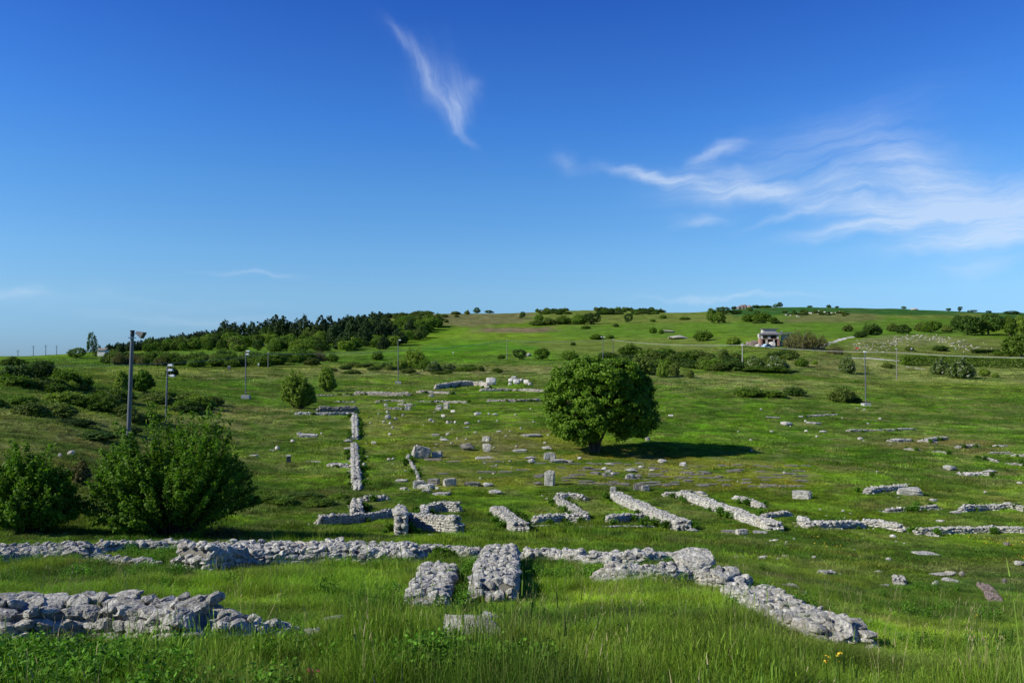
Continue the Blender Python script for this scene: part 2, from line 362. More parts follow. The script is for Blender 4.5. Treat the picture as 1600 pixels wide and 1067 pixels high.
def mat_blade(name, trans=.25, mult=1.0, tipc=(.17, .16, .055)):
    """grass blades: sward colour comes from the planting point, v = blade variation, h = height along blade"""
    m, t, out = new_mat(name)
    g = t.new('ShaderNodeAttribute'); g.attribute_type = 'INSTANCER'; g.attribute_name = 'gcol'
    v = t.new('ShaderNodeAttribute'); v.attribute_name = 'v'
    h = t.new('ShaderNodeAttribute'); h.attribute_name = 'h'
    k = t.m('MULTIPLY', t.mapr(v.outputs['Fac'], 0, 1, .45, 1.75), mult)
    comb = t.new('ShaderNodeCombineColor')
    for i in range(3): t.link(k, comb.inputs[i])
    col = t.mix(1.0, g.outputs['Color'], comb.outputs[0], 'MULTIPLY')
    dry = t.m('MULTIPLY', t.mapr(v.outputs['Fac'], .86, .97, 0, .8), 1.0)
    tip = t.m('ADD', dry, t.mapr(h.outputs['Fac'], .6, 1.0, 0, .12), clamp=True)
    col = t.mix(tip, col, tipc+(1,))
    d = t.new('ShaderNodeBsdfPrincipled'); t.link(col, d.inputs['Base Color']); d.inputs['Roughness'].default_value = .6; d.inputs['Specular IOR Level'].default_value = .08
    tr = t.new('ShaderNodeBsdfTranslucent'); tc = t.mix(1.0, col, (1.2, 1.4, .5, 1), 'MULTIPLY'); t.link(tc, tr.inputs[0])
    mx = t.new('ShaderNodeMixShader'); mx.inputs[0].default_value = trans
    t.link(d.outputs[0], mx.inputs[1]); t.link(tr.outputs[0], mx.inputs[2]); t.link(mx.outputs[0], out.inputs[0])
    return m
def mat_stone(name, base=(.52, .50, .425), dark=(.075, .07, .055), sc=1.0, warm=(.42, .33, .22), bs=.9, cover=.65):
    m, t, out = new_mat(name)
    P = pos(t)
    n1 = t.noise(P, 3.2*sc, 6, .62); n2 = t.noise(P, 17*sc, 6, .7); n3 = t.noise(P, .9*sc, 3, .5); n4 = t.noise(t.vm('ADD', P, (31, 7, 3)), 6.5*sc, 5, .6)
    col = t.mix(t.mapr(n1, .38, .62, 0, 1), base+(1,), tuple(c*.62 for c in base)+(1,))
    col = t.mix(t.mapr(n2, .50, .64, 0, cover*1.25), col, dark+(1,))
    col = t.mix(t.mapr(n4, .53, .62, 0, .7), col, tuple(min(1, c*1.42) for c in base)+(1,))
    col = t.mix(t.mapr(n3, .60, .72, 0, .35), col, warm+(1,))
    oi = t.new('ShaderNodeObjectInfo')
    k = t.mapr(oi.outputs['Random'], 0, 1, .85, 1.12); comb = t.new('ShaderNodeCombineColor')
    for i in range(3): t.link(k, comb.inputs[i])
    col = t.mix(1.0, col, comb.outputs[0], 'MULTIPLY')
    vo = t.new('ShaderNodeTexVoronoi'); t.setin(vo.inputs['Vector'], P); vo.inputs['Scale'].default_value = 9*sc
    h = t.m('ADD', t.m('MULTIPLY', n2, .9), t.m('ADD', t.m('MULTIPLY', n1, .8), t.m('MULTIPLY', vo.outputs['Distance'], .35)))
    principled(t, out, col, .92, bump(t, h, bs, .09/sc), .2)
    return m
def mat_plain(name, col, rough=.7, metal=0, sc=4, var=.25, spec=.3):
    m, t, out = new_mat(name)
    n = t.noise(pos(t), sc, 5, .6)
    c = t.mix(t.mapr(n, .3, .7), tuple(q*(1-var) for q in col)+(1,), tuple(min(1, q*(1+var)) for q in col)+(1,))
    principled(t, out, c, rough, None, spec, metal)
    return m
def mat_bark(name, col=(.10, .08, .06)):
    m, t, out = new_mat(name); P = pos(t)
    n = t.noise(t.vm('MULTIPLY', P, (1, 1, .25)), 14, 5, .65)
    c = t.mix(t.mapr(n, .3, .7), tuple(q*.5 for q in col)+(1,), tuple(q*1.4 for q in col)+(1,))
    principled(t, out, c, .9, bump(t, n, .6, .03), .15)
    return m
M = dict(
 ground=mat_ground(),
 stone=mat_stone('limestone'), stone_far=mat_stone('limestone_far', base=(.50, .455, .375), sc=.6, bs=.5), white=mat_stone('white_limestone', base=(.66, .62, .54), cover=.25, sc=.8),
 grey=mat_stone('grey_stone', base=(.27, .25, .21), sc=.8), slab=mat_stone('paving_stone', base=(.24, .225, .18), sc=1.0, dark=(.09, .09, .06)),
 red=mat_stone('reddish_rubble', base=(.30, .235, .20), dark=(.16, .09, .08)),
 leaf_big=mat_foliage('leaf_domed_tree', (.045, .102, .008), (.150, .260, .018), trans=.22, vary=0),
 leaf_bush=mat_foliage('leaf_large_bush', (.046, .115, .008), (.132, .232, .017), trans=.36, vary=.05),
 leaf_light=mat_foliage('leaf_light', (.105, .190, .012), (.240, .310, .045), trans=.3, vary=.1),
 leaf_mid=mat_foliage('leaf_mid', (.060, .120, .010), (.135, .215, .020), trans=.25),
 leaf_dark=mat_foliage('leaf_dark', (.030, .070, .010), (.070, .120, .018), trans=.2),
 pine=mat_foliage('pine_needles', (.018, .042, .010), (.045, .080, .018), trans=.1),
 haw=mat_foliage('leaf_blossom', (.05, .09, .014), (.12, .18, .03), (.34, .36, .25), trans=.2, vary=.1),
 brown=mat_foliage('leaf_budding_brown', (.10, .095, .028), (.17, .155, .045), trans=.2, vary=.15),
 joint=mat_plain('pale_joint_mortar', (.16, .15, .12), 1.0, 0, 6), scrub=mat_foliage('leaf_scrub', (.070, .115, .016), (.150, .190, .034), trans=.2, vary=.3),
 blade=mat_blade('grass_blade'), blade_far=mat_blade('grass_tuft', .3, 1.1),
 bark=mat_bark('bark'), bark_grey=mat_bark('bark_grey', (.16, .14, .12)),
 metal=mat_plain('galvanised_pole', (.13, .14, .15), .5, .3, 3, .15), dmetal=mat_plain('dark_metal', (.05, .055, .06), .5, .2), wmetal=mat_plain('lamp_white', (.7, .7, .68), .4),
 concrete=mat_plain('concrete', (.38, .37, .34), .9, 0, 6), wire=mat_plain('cable', (.35, .35, .33), .6), wood=mat_plain('weathered_wood', (.22, .20, .17), .85, 0, 8),
 road=mat_plain('pale_road', (.50, .47, .42), .95, 0, 2, .15), redpaint=mat_plain('red_sign', (.6, .10, .07), .5),
)

# ------------------------------------------------------------------ mesh helpers
def mesh_np(name, V, Fc, attrs=None, smooth=False, mats=None, midx=None):
    """V (n,3); Fc list of arrays (m,k) of vertex ids; attrs: dict of point float arrays"""
    V = np.asarray(V, np.float32); me = bpy.data.meshes.new(name)
    Fc = [np.asarray(f, np.int32) for f in (Fc if isinstance(Fc, list) else [Fc])]
    me.vertices.add(len(V)); me.vertices.foreach_set('co', V.ravel())
    nl = sum(f.size for f in Fc); npol = sum(len(f) for f in Fc)
    me.loops.add(nl); me.polygons.add(npol)
    me.loops.foreach_set('vertex_index', np.concatenate([f.ravel() for f in Fc]))
    tot = np.concatenate([np.full(len(f), f.shape[1], np.int32) for f in Fc]); st = np.concatenate([[0], np.cumsum(tot)[:-1]]).astype(np.int32)
    me.polygons.foreach_set('loop_start', st)
    try: me.polygons.foreach_set('loop_total', tot)
    except Exception: pass
    me.polygons.foreach_set('use_smooth', np.full(npol, smooth, bool))
    if midx is not None: me.polygons.foreach_set('material_index', np.asarray(midx, np.int32))
    for k, a in (attrs or {}).items():
        a = np.asarray(a, np.float32)
        if a.ndim == 1: at_ = me.attributes.new(k, 'FLOAT', 'POINT'); at_.data.foreach_set('value', a)
        elif a.shape[1] == 4: at_ = me.attributes.new(k, 'FLOAT_COLOR', 'POINT'); at_.data.foreach_set('color', a.ravel())
        else: at_ = me.attributes.new(k, 'FLOAT_VECTOR', 'POINT'); at_.data.foreach_set('vector', a.ravel())
    for m_ in (mats or []): me.materials.append(m_)
    me.update(); me.validate(); return me
class Geo:
    """collects arrays of verts / faces of one mesh"""
    def __init__(s): s.V = []; s.F = {3: [], 4: []}; s.M = {3: [], 4: []}; s.n = 0; s.A = []
    def add(s, V, Fc, mi=0, v=None):
        V = np.asarray(V, float); Fc = np.asarray(Fc, int); k = Fc.shape[1]
        s.V.append(V); s.F[k].append(Fc+s.n); s.M[k].append(np.full(len(Fc), mi)); s.n += len(V)
        s.A.append(np.zeros(len(V)) if v is None else np.broadcast_to(v, (len(V),)))
    def mesh(s, name, mats=None, smooth=False):
        fs = [np.concatenate(s.F[k]) for k in (3, 4) if s.F[k]]; mi = np.concatenate([np.concatenate(s.M[k]) for k in (3, 4) if s.M[k]])
        return mesh_np(name, np.concatenate(s.V), fs, {'v': np.concatenate(s.A)}, smooth, mats, mi)
BOXF = [(0, 3, 2, 1), (4, 5, 6, 7), (0, 1, 5, 4), (1, 2, 6, 5), (2, 3, 7, 6), (3, 0, 4, 7)]
def box(g, c, size, rz=0, mi=0, taper=1.0):
    sx, sy, sz = size[0]/2, size[1]/2, size[2]/2
    V = np.array([(-sx, -sy, -sz), (sx, -sy, -sz), (sx, sy, -sz), (-sx, sy, -sz), (-sx*taper, -sy*taper, sz), (sx*taper, -sy*taper, sz), (sx*taper, sy*taper, sz), (-sx*taper, sy*taper, sz)])
    ca, sa = math.cos(rz), math.sin(rz); R_ = np.array([[ca, -sa, 0], [sa, ca, 0], [0, 0, 1]])
    g.add(V @ R_.T + np.array(c), BOXF, mi)
def tube(g, pts, rad, n=8, mi=0, cap=True):
    pts = [Vector(p) for p in pts]; V = []; N = len(pts)
    rad = rad if hasattr(rad, '__len__') else [rad]*N
    for i, p in enumerate(pts):
        d = (pts[min(i+1, N-1)] - pts[max(i-1, 0)]).normalized()
        a = Vector((0, 0, 1)) if abs(d.z) < .9 else Vector((1, 0, 0))
        u = d.cross(a).normalized(); w = d.cross(u)
        for k in range(n):
            t_ = 2*math.pi*k/n; V.append(p + (u*math.cos(t_)+w*math.sin(t_))*rad[i])
    Fs = [(i*n+k, i*n+(k+1) % n, (i+1)*n+(k+1) % n, (i+1)*n+k) for i in range(N-1) for k in range(n)]
    g.add([tuple(v) for v in V], Fs, mi)
    if cap:
        for b in (0, (N-1)*n):
            c = len(V); W = V[b:b+n] + [pts[0] if b == 0 else pts[-1]]
            g.add([tuple(v) for v in W], [(k, (k+1) % n, n) for k in range(n)], mi)
def _ico(sub):
    bm = bmesh.new(); bmesh.ops.create_icosphere(bm, subdivisions=sub, radius=1.0)
    V = np.array([v.co[:] for v in bm.verts]); Fs = np.array([[v.index for v in f.verts] for f in bm.faces]); bm.free(); return V, Fs
ICO = {s: _ico(s) for s in (1, 2, 3, 4)}
def rock_arr(seed, sub=2, boxy=.5):
    rg = np.random.RandomState(seed); V, Fs = ICO[sub]; V = V.copy()
    # squash toward a block, then knock planes off
    p = 2 + 3.5*boxy; V = V/ (np.sum(np.abs(V)**p, axis=1)**(1/p))[:, None]
    for k in range(rg.randint(7, 12)):
        n = rg.normal(size=3); n /= np.linalg.norm(n); d = rg.uniform(.62, .95)
        s = V @ n - d; V = V - np.clip(s, 0, None)[:, None]*n*.92
    if sub >= 2:
        j = rg.uniform(0, 50, 3)
        q = (fbm(V[:, 0]*2.2+j[0]+V[:, 2]*1.3, V[:, 1]*2.2+j[1]-V[:, 2]*1.1, seed, 3)-.5)*.34
        V = V*(1+q)[:, None]
        for k in range(5):
            n = rg.normal(size=3); n /= np.linalg.norm(n); d = rg.uniform(.66, .9); s = V @ n - d; V = V - np.clip(s, 0, None)[:, None]*n*.95
        if sub >= 3:
            q = (fbm(V[:, 0]*7+j[0]+V[:, 2]*4.3, V[:, 1]*7+j[1]-V[:, 2]*5.1, seed+3, 3)-.5)*.15
            V = V*(1+q)[:, None]
        if sub >= 4:
            q = (fbm(V[:, 0]*19+j[0]+V[:, 2]*13.3, V[:, 1]*19+j[1]-V[:, 2]*11.1, seed+9, 2)-.5)*.10; V = V*(1+q)[:, None]
    return V, Fs
ROCKS = {s: [rock_arr(900+i*7+s, s, random.Random(i).uniform(.2, .9)) for i in range(14)] for s in (1, 2, 3, 4)}
def rotm(rx, ry, rz): return np.array(Euler((rx, ry, rz), 'XYZ').to_matrix())
def put_rock(g, c, size, rz, rg, sub=2, tilt=.2, mi=0):
    V, Fs = ROCKS[4 if sub == 3 else sub][rg.randint(14)]
    R_ = rotm(rg.uniform(-tilt, tilt), rg.uniform(-tilt, tilt), rz)
    W = V * rg.choice([-1, 1], 3)[None]*np.array(size)/2
    fl = np.prod(np.sign(W[0]*V[0]+1e-9))
    W = W @ R_.T + np.array(c)
    g.add(W, Fs if fl > 0 else Fs[:, ::-1], mi)

def resample(P, step):
    P = np.asarray(P, float); L = np.concatenate([[0], np.cumsum(np.hypot(*(np.diff(P[:, :2], axis=0).T)))])
    n = max(2, int(round(L[-1]/step))+1); s = np.linspace(0, L[-1], n)
    return np.stack([np.interp(s, L, P[:, k]) for k in range(2)], 1), s, L[-1]
TOPS = []
WALLS = []      # footprints, kept clear of grass
def rubble_wall(name, px, h, w, s, label, cat='ruined wall', mat='stone', sub=2, h2=None, seed=1, group='ruined walls of the excavation', top=True, rag=.35, world=None, foot=False):
    """wall of fitted rubble; px = photo pixels of the middle of its top"""
    rg = np.random.RandomState(seed*13+len(px)); h0 = h
    if not foot and sub == 2 and cat != 'ruined pier' and world is None: w *= .84; rag = max(rag, .3)
    P = [at(a, b, 0 if foot else h)[:2] for a, b in px] if world is None else world
    if not foot and sub == 2 and cat != 'ruined pier': h *= .82; h2 = None if h2 is None else h2*.82
    Q, sl, L = resample(P, s*.72)
    n = len(Q); T = np.gradient(Q, axis=0); T /= np.maximum(np.hypot(T[:, 0], T[:, 1]), 1e-6)[:, None]; N = np.stack([-T[:, 1], T[:, 0]], 1)
    g = Geo(); gz = hgt(Q[:, 0], Q[:, 1]); hh = np.interp(sl/L, [0, 1], [h, h if h2 is None else h2])
    hv = hh*(1 - rag*.55 + rag*1.1*fbm(sl/(2.2*s+.6)+seed*3.3, sl*0+seed, seed, 3))
    hv = hv*np.clip(.55+np.minimum(sl, L-sl)/(1.6*s), 0, 1)
    WALLS.append((Q, w/2))
    c0 = Vector((*Q.mean(0), float(gz.mean())))
    # mortar core
    for i in range(n-1):
        a, b = Q[i], Q[i+1]; q_ = .45 if h < .25 else .38; na, nb = N[i]*w*q_, N[i+1]*w*q_
        za, zb = gz[i]-.3, gz[i+1]-.3; ta, tb = gz[i]+hv[i]*.88, gz[i+1]+hv[i+1]*.88
        g.add([(*(a-na), za), (*(b-nb), zb), (*(b+nb), zb), (*(a+na), za), (*(a-na), ta), (*(b-nb), tb), (*(b+nb), tb), (*(a+na), ta)], BOXF, 1)
    nw = max(1, int(round(w/(s*.85))))
    for i in range(n):
        ang = math.atan2(T[i, 1], T[i, 0])
        for j in range(nw):           # top course
            o = (-.5+(j+.5)/nw)*w + rg.uniform(-.12, .12)*s; f = rg.uniform(-.3, .3)*s
            k = rg.choice([.7, 1, 1.15, 1.45], p=[.25, .4, .25, .1]); sz = s*k*rg.uniform(.45, .8)
            z = gz[i]+hv[i]-sz*.32 + rg.uniform(-.10, .10)*s
            c = Q[i]+N[i]*o+T[i]*f
            put_rock(g, (c[0], c[1], z), (s*k*1.25, s*k*rg.uniform(.8, 1.1), sz), ang+rg.uniform(-.5, .5)+(math.pi/2 if rg.rand() < .25 else 0), rg, sub, .22)
        nr = max(1, int(math.ceil(hv[i]/(s*.52))))
        for side in (-1, 1):
            for r in range(nr):
                z = gz[i] - .05 + (r+.5)*hv[i]/nr - .05; k = rg.uniform(.75, 1.15)
                c = Q[i]+N[i]*side*(w/2-s*.22) + T[i]*rg.uniform(-.2, .2)*s
                put_rock(g, (c[0], c[1], z), (s*k*1.25, s*.85, hv[i]/nr*1.25), ang+rg.uniform(-.2, .2), rg, sub, .1)
        if i in (0, n-1):
            for r in range(nr):
                for j in range(nw):
                    c = Q[i]+N[i]*((-.5+(j+.5)/nw)*w)
                    put_rock(g, (c[0], c[1], gz[i]+(r+.5)*hv[i]/nr-.05), (s*1.0, s*.9, hv[i]/nr*1.1), ang+rg.uniform(-.3, .3), rg, sub, .15)
    for i in range(0 if name in ('rubble_pile', 'foundation_line', 'stone_pier', 'rock_shelf', 'stone_kerb') else int(L*(5 if sub > 1 else 1.5))):       # fallen bits at the foot
        k = rg.randint(n); o = rg.choice([-1, 1])*(w/2+abs(rg.normal())*.13); c = Q[k]+N[k]*o+T[k]*rg.uniform(-.3, .3); q = s*rg.uniform(.25, .6)
        put_rock(g, (c[0], c[1], H1(c[0], c[1])+q*.1), (q*1.2, q, q*.7), rg.uniform(0, 6), rg, min(sub, 2), .4)
    for i in range(int(L*9*w/s*.3) if sub > 1 else 0):      # small chips between the big stones on top
        k = rg.randint(n); c = Q[k]+N[k]*rg.uniform(-.45, .45)*w+T[k]*rg.uniform(-.5, .5)*s; q = s*rg.uniform(.3, .6)
        put_rock(g, (c[0], c[1], gz[k]+hv[k]+q*.15), (q*1.2, q, q*.7), rg.uniform(0, 6), rg, min(sub, 2), .5)
    TOPS.append((Q, N, w, gz+hv, s))
    me = g.mesh(name, [M[mat], M['joint']], False)
    V = np.empty(len(me.vertices)*3, np.float32); me.vertices.foreach_get('co', V); V = V.reshape(-1, 3)-np.array(c0); me.vertices.foreach_set('co', V.ravel())
    o = link(name, me, None, None, c0)
    return tag(o, label, cat, group)

def block_mesh(name, seed, rough=.05, bev=.08):
    """dressed block with worn edges, unit size"""
    bm = bmesh.new(); bmesh.ops.create_cube(bm, size=1.0)
    bmesh.ops.bevel(bm, geom=bm.edges[:], offset=bev, segments=2, affect='EDGES')
    bmesh.ops.triangulate(bm, faces=bm.faces[:]); bmesh.ops.subdivide_edges(bm, edges=[e for e in bm.edges if e.calc_length() > .4], cuts=3, use_grid_fill=True)
    rg = np.random.RandomState(seed)
    for v in bm.verts:
        x, y, z = v.co; q = (vnoise(x*3+seed, y*3+z*2.3, seed)-.5)*2*rough + (vnoise(x*9+seed, y*9+z*7, seed+5)-.5)*rough
        v.co *= 1+float(q)
    me = bpy.data.meshes.new(name); bm.to_mesh(me); bm.free(); return me
BLK = []; RKM = []
def stone_meshes():
    for i in range(5): BLK.append(block_mesh('dressed_block', i*3+1, .13, .10))
    for i in range(8):
        V, Fs = ROCKS[3 if i < 4 else 2][i]; RKM.append(mesh_np('rock', V/2, Fs))
_cache = {}
def matmesh(me, mat):
    k = (me.name, mat)
    if k not in _cache:
        c = me.copy(); c.materials.clear(); c.materials.append(M[mat]); _cache[k] = c
    return _cache[k]
def stone_at(px, py, w, h, label, kind='rock', name=None, cat=None, group=None, depth=.8, rz=None, tilt=0.0, mat='stone', near=False, sink=.2):
    """one loose stone; px,py = photo pixel of the middle of its foot, w,h = its size in photo pixels"""
    x, y, z = at(px, py); s = y/F; W = w*s; Hh = max(h*s - (W*depth)*abs(z)/y*.5, h*s*.45)
    rs = random.Random(int(px*7+py*13))
    if kind == 'rock': me = matmesh(RKM[rs.randint(0, 3) if (near or W > .5) else rs.randint(4, 7)], mat); Wm = W*1.12
    else: me = matmesh(BLK[rs.randint(0, 4)], mat); Wm = W
    o = link(name or ('boulder' if kind == 'rock' and W > .7 else 'stone_block' if kind == 'block' else 'stone_slab' if kind == 'slab' else 'loose_stone'), me)
    if kind == 'rock': sc = (Wm, Wm*depth, Hh*1.15*(1+sink))
    else: sc = (Wm, Wm*depth, Hh*(1+sink))
    o.scale = sc; o.rotation_euler = (rs.uniform(-.06, .06), tilt+rs.uniform(-.05, .05), rs.uniform(-.35, .35) if rz is None else rz)
    o.location = (x, y+W*depth*.5, H1(x, y+W*depth*.5) + sc[2]*(.5-sink))
    if kind == 'slab': o.location.z = H1(x, y+W*depth*.5)+sc[2]*.25
    tag(o, label, cat or {'rock': 'stone', 'block': 'stone block', 'slab': 'stone slab'}[kind], group)
    WALLS.append((np.array([[x-W*.35, y+W*depth*.5], [x+W*.35, y+W*depth*.5]]), W*depth*.45))
    return o

# ------------------------------------------------------------------ foliage
def leaves(C, nrm, size, rg, asp=1.4, jit=.9, cup=.0):
    """quads (rhombus leaves) at centres C with normals near nrm"""
    n = len(C); d = nrm + rg.normal(size=(n, 3))*jit; d /= np.maximum(np.linalg.norm(d, axis=1), 1e-6)[:, None]
    a = rg.normal(size=(n, 3)); u = np.cross(d, a); u /= np.maximum(np.linalg.norm(u, axis=1), 1e-6)[:, None]; v = np.cross(d, u)
    s = (size*rg.uniform(.6, 1.3, n))[:, None]
    V = np.stack([C-u*s*asp*.5, C-v*s*.45+u*s*.05, C+u*s*asp*.5, C+v*s*.45+u*s*.05], 1).reshape(-1, 3)
    Fs = np.arange(4*n).reshape(n, 4)
    return V, Fs
def crown_clumps(seed, ell, nclump, per, cr, leaf, flat=.75, low=-.75):
    """ell: list of ellipsoids (cx,cy,cz,rx,ry,rz) whose outer shell carries leaf clumps"""
    rg = np.random.RandomState(seed); Cs = []; Ns = []
    E = np.array(ell, float); wt = (E[:, 3]*E[:, 4]+E[:, 3]*E[:, 5]+E[:, 4]*E[:, 5]); wt /= wt.sum()
    k = 0; tries = 0
    while k < nclump and tries < nclump*30:
        tries += 1
        e = E[rg.choice(len(E), p=wt)]; d = rg.normal(size=3); d /= np.linalg.norm(d)
        if d[2] < low: continue
        p = e[:3]+d*e[3:]*rg.uniform(.86, 1.03)
        ins = any(np.sum(((p-q[:3])/q[3:])**2) < .72 for q in E if q is not e)
        if ins: continue
        Cs.append(p); Ns.append(d); k += 1
    Cs = np.array(Cs); Ns = np.array(Ns); n = len(Cs)
    R_ = cr*rg.uniform(.55, 1.4, n)
    o = rg.normal(size=(n, per, 3)); o /= np.linalg.norm(o, axis=2)[:, :, None]; o *= (rg.uniform(0, 1, (n, per, 1))**.45)
    o[:, :, 2] *= flat
    P = Cs[:, None]+o*R_[:, None, None]; nr = o + Ns[:, None]*.7 + np.array((0, 0, .35))
    cv = rg.uniform(0, 1, n)[:, None]*.45+rg.uniform(0, .55, (n, per))
    V, Fs = leaves(P.reshape(-1, 3), nr.reshape(-1, 3), leaf, rg)
    return V, Fs, np.repeat(cv.reshape(-1), 4), Cs
def crown_shoots(seed, w, dpt, h, nsh, per, leaf, spread=.05, start=.25, base=.25, up=.8):
    """bushy crown made of many leafy shoots rising from the foot"""
    rg = np.random.RandomState(seed); P = []; NR = []; CV = []; paths = []
    for i in range(nsh):
        a = rg.uniform(0, 2*math.pi); q = math.sqrt(rg.uniform(0, 1)); el = q
        tx = math.cos(a)*q*w/2; ty = math.sin(a)*q*dpt/2
        lob = .68+.55*vnoise(math.cos(a)*2.4*q+seed, math.sin(a)*2.4*q, seed)
        tz = h*float(lob)*math.sqrt(max(.03, 1-(q*.97)**2.3))*rg.uniform(.72, 1.0)
        b = np.array((tx*base, ty*base, 0)); tip = np.array((tx, ty, tz)); mid = (b+tip)/2+np.array((tx*.12, ty*.12, -h*.04*(1-q)+ .10*h*q))
        t_ = (start+(1-start)*rg.uniform(0, 1, per)**.75)[:, None]
        pc = b*(1-t_)**2+2*mid*t_*(1-t_)+tip*t_**2
        rr = spread*(1.35-.75*t_)
        o = rg.normal(size=(per, 3)); o /= np.linalg.norm(o, axis=1)[:, None]
        P.append(pc+o*rr*rg.uniform(.2, 1.3, (per, 1))); NR.append(o+np.array((math.cos(a)*q, math.sin(a)*q, .5)))
        CV.append(rg.uniform(0, .4)+rg.uniform(0, .6, per)); paths.append((b, mid, tip))
    V, Fs = leaves(np.concatenate(P), np.concatenate(NR), leaf, rg)
    return V, Fs, np.repeat(np.concatenate(CV), 4), paths

# ------------------------------------------------------------------ far tree models (unit height, unit width), one mesh each, shared by their copies
def far_model(kind, seed):
    g = Geo(); rg = np.random.RandomState(seed)
    def trunk(h, r, mi=1): tube(g, [(0, 0, -.15), (rg.uniform(-.02, .02), 0, h*.5), (0, rg.uniform(-.02, .02), h)], [r, r*.8, r*.4], 5, mi, False)
    if kind == 'pine':           # broad dark pine of layered boughs
        trunk(.8, .03); E = []
        nt = rg.randint(5, 7)
        for i in range(nt):
            z = .20+.72*i/(nt-1); r = (.54*(1-((z-.18)/.88)**1.8))+.07
            for k in range(max(1, int(5*(r/.4)))):
                a = rg.uniform(0, 6.28); q = r*.55*rg.uniform(.5, 1)
                E.append((math.cos(a)*q, math.sin(a)*q, z+rg.uniform(-.04, .04), r*.55, r*.55, .09))
        V, Fs, v, _ = crown_clumps(seed, E, 230, 26, .095, .05, .7, -.9); g.add(V, Fs, 0, v); mats = ['pine', 'bark']
    elif kind == 'spire':        # slender poplar-like tree
        trunk(.7, .03); E = [(0, 0, z, .36*(1-((z-.45)/.65)**2)+.06, .36*(1-((z-.45)/.65)**2)+.06, .14) for z in np.linspace(.2, .9, 6)]
        V, Fs, v, _ = crown_clumps(seed, E, 110, 22, .10, .045, 1.2, -.9); g.add(V, Fs, 0, v); mats = ['leaf_dark', 'bark']
    elif kind in ('round', 'roundlight', 'rounddark'):
        trunk(.4, .04); E = [(rg.uniform(-.13, .13), rg.uniform(-.13, .13), .50+rg.uniform(-.05, .08), .34, .34, .36)] + [(math.cos(a)*.26, math.sin(a)*.26, rg.uniform(.30, .62), .22, .22, .24) for a in rg.uniform(0, 6.28, 5)]
        V, Fs, v, _ = crown_clumps(seed, E, 150, 26, .095, .045, .8, -.95); g.add(V, Fs, 0, v); mats = [{'round': 'leaf_mid', 'roundlight': 'leaf_light', 'rounddark': 'leaf_dark'}[kind], 'bark']
    elif kind in ('bush', 'bushlight', 'bushdark', 'scrub', 'haw'):
        V, Fs, v, _ = crown_shoots(seed, 1.0, 1.0, 1.0, 130, 26, .05, .085, .1, .45); g.add(V, Fs, 0, v)
        E = [(rg.uniform(-.2, .2), rg.uniform(-.2, .2), .3, .3, .3, .38) for k in range(5)]
        V, Fs, v, _ = crown_clumps(seed+5, E, 70, 26, .10, .05, .8, -.2); g.add(V, Fs, 0, v)
        mats = [{'bush': 'leaf_mid', 'bushlight': 'leaf_light', 'bushdark': 'leaf_dark', 'scrub': 'scrub', 'haw': 'haw'}[kind], 'bark']; trunk(.3, .03)
    elif kind == 'brown':
        V, Fs, v, paths = crown_shoots(seed, 1.0, 1.0, 1.0, 170, 20, .032, .05, .2, .6); g.add(V, Fs, 0, v)
        for b, m_, t_ in paths[::6]: tube(g, [b, m_, t_], [.012, .008, .003], 4, 1, False)
        mats = ['brown', 'bark_grey']
    return g.mesh(kind+'_tree_model', [M[m_] for m_ in mats])
FAR = {}
def far_models():
    for k, n in (('pine', 4), ('spire', 2), ('round', 4), ('roundlight', 2), ('rounddark', 3), ('bush', 4), ('bushlight', 2), ('bushdark', 3), ('scrub', 4), ('haw', 2), ('brown', 2)):
        FAR[k] = [far_model(k, 31+i*11+len(k)) for i in range(n)]
KNAME = {'pine': 'pine_tree', 'spire': 'tall_tree', 'round': 'broadleaf_tree', 'roundlight': 'broadleaf_tree', 'rounddark': 'broadleaf_tree', 'bush': 'shrub', 'bushlight': 'shrub', 'bushdark': 'shrub', 'scrub': 'low_scrub_bush', 'haw': 'hawthorn_shrub', 'brown': 'budding_thicket'}
def plant(kind, px, py, w, h, label, group=None, dm=None, name=None, d=None, cat=None):
    if d is None: x, y, z = at(px, py) if dm is None else at(px, py, 0, dm)
    else: x, y, z = atd(px, d)
    s = y/F; rs = random.Random(int(px*31+py*17+w)); me = FAR[kind][rs.randrange(len(FAR[kind]))]
    W = w*s; Hh = h*s
    y2 = y + W*.25; x2 = x*y2/y; z2 = H1(x2, y2)
    o = link(name or KNAME[kind], me, None, None, (x2, y2, min(z2, z+.3)-.04*Hh), rs.uniform(0, 6.28)); o.scale = (W*1.02, W*1.02*rs.uniform(.8, 1.1), Hh*1.04)
    return tag(o, label, cat or ('shrub' if KNAME[kind] in ('shrub', 'hawthorn_shrub', 'low_scrub_bush', 'budding_thicket') else 'tree'), group)

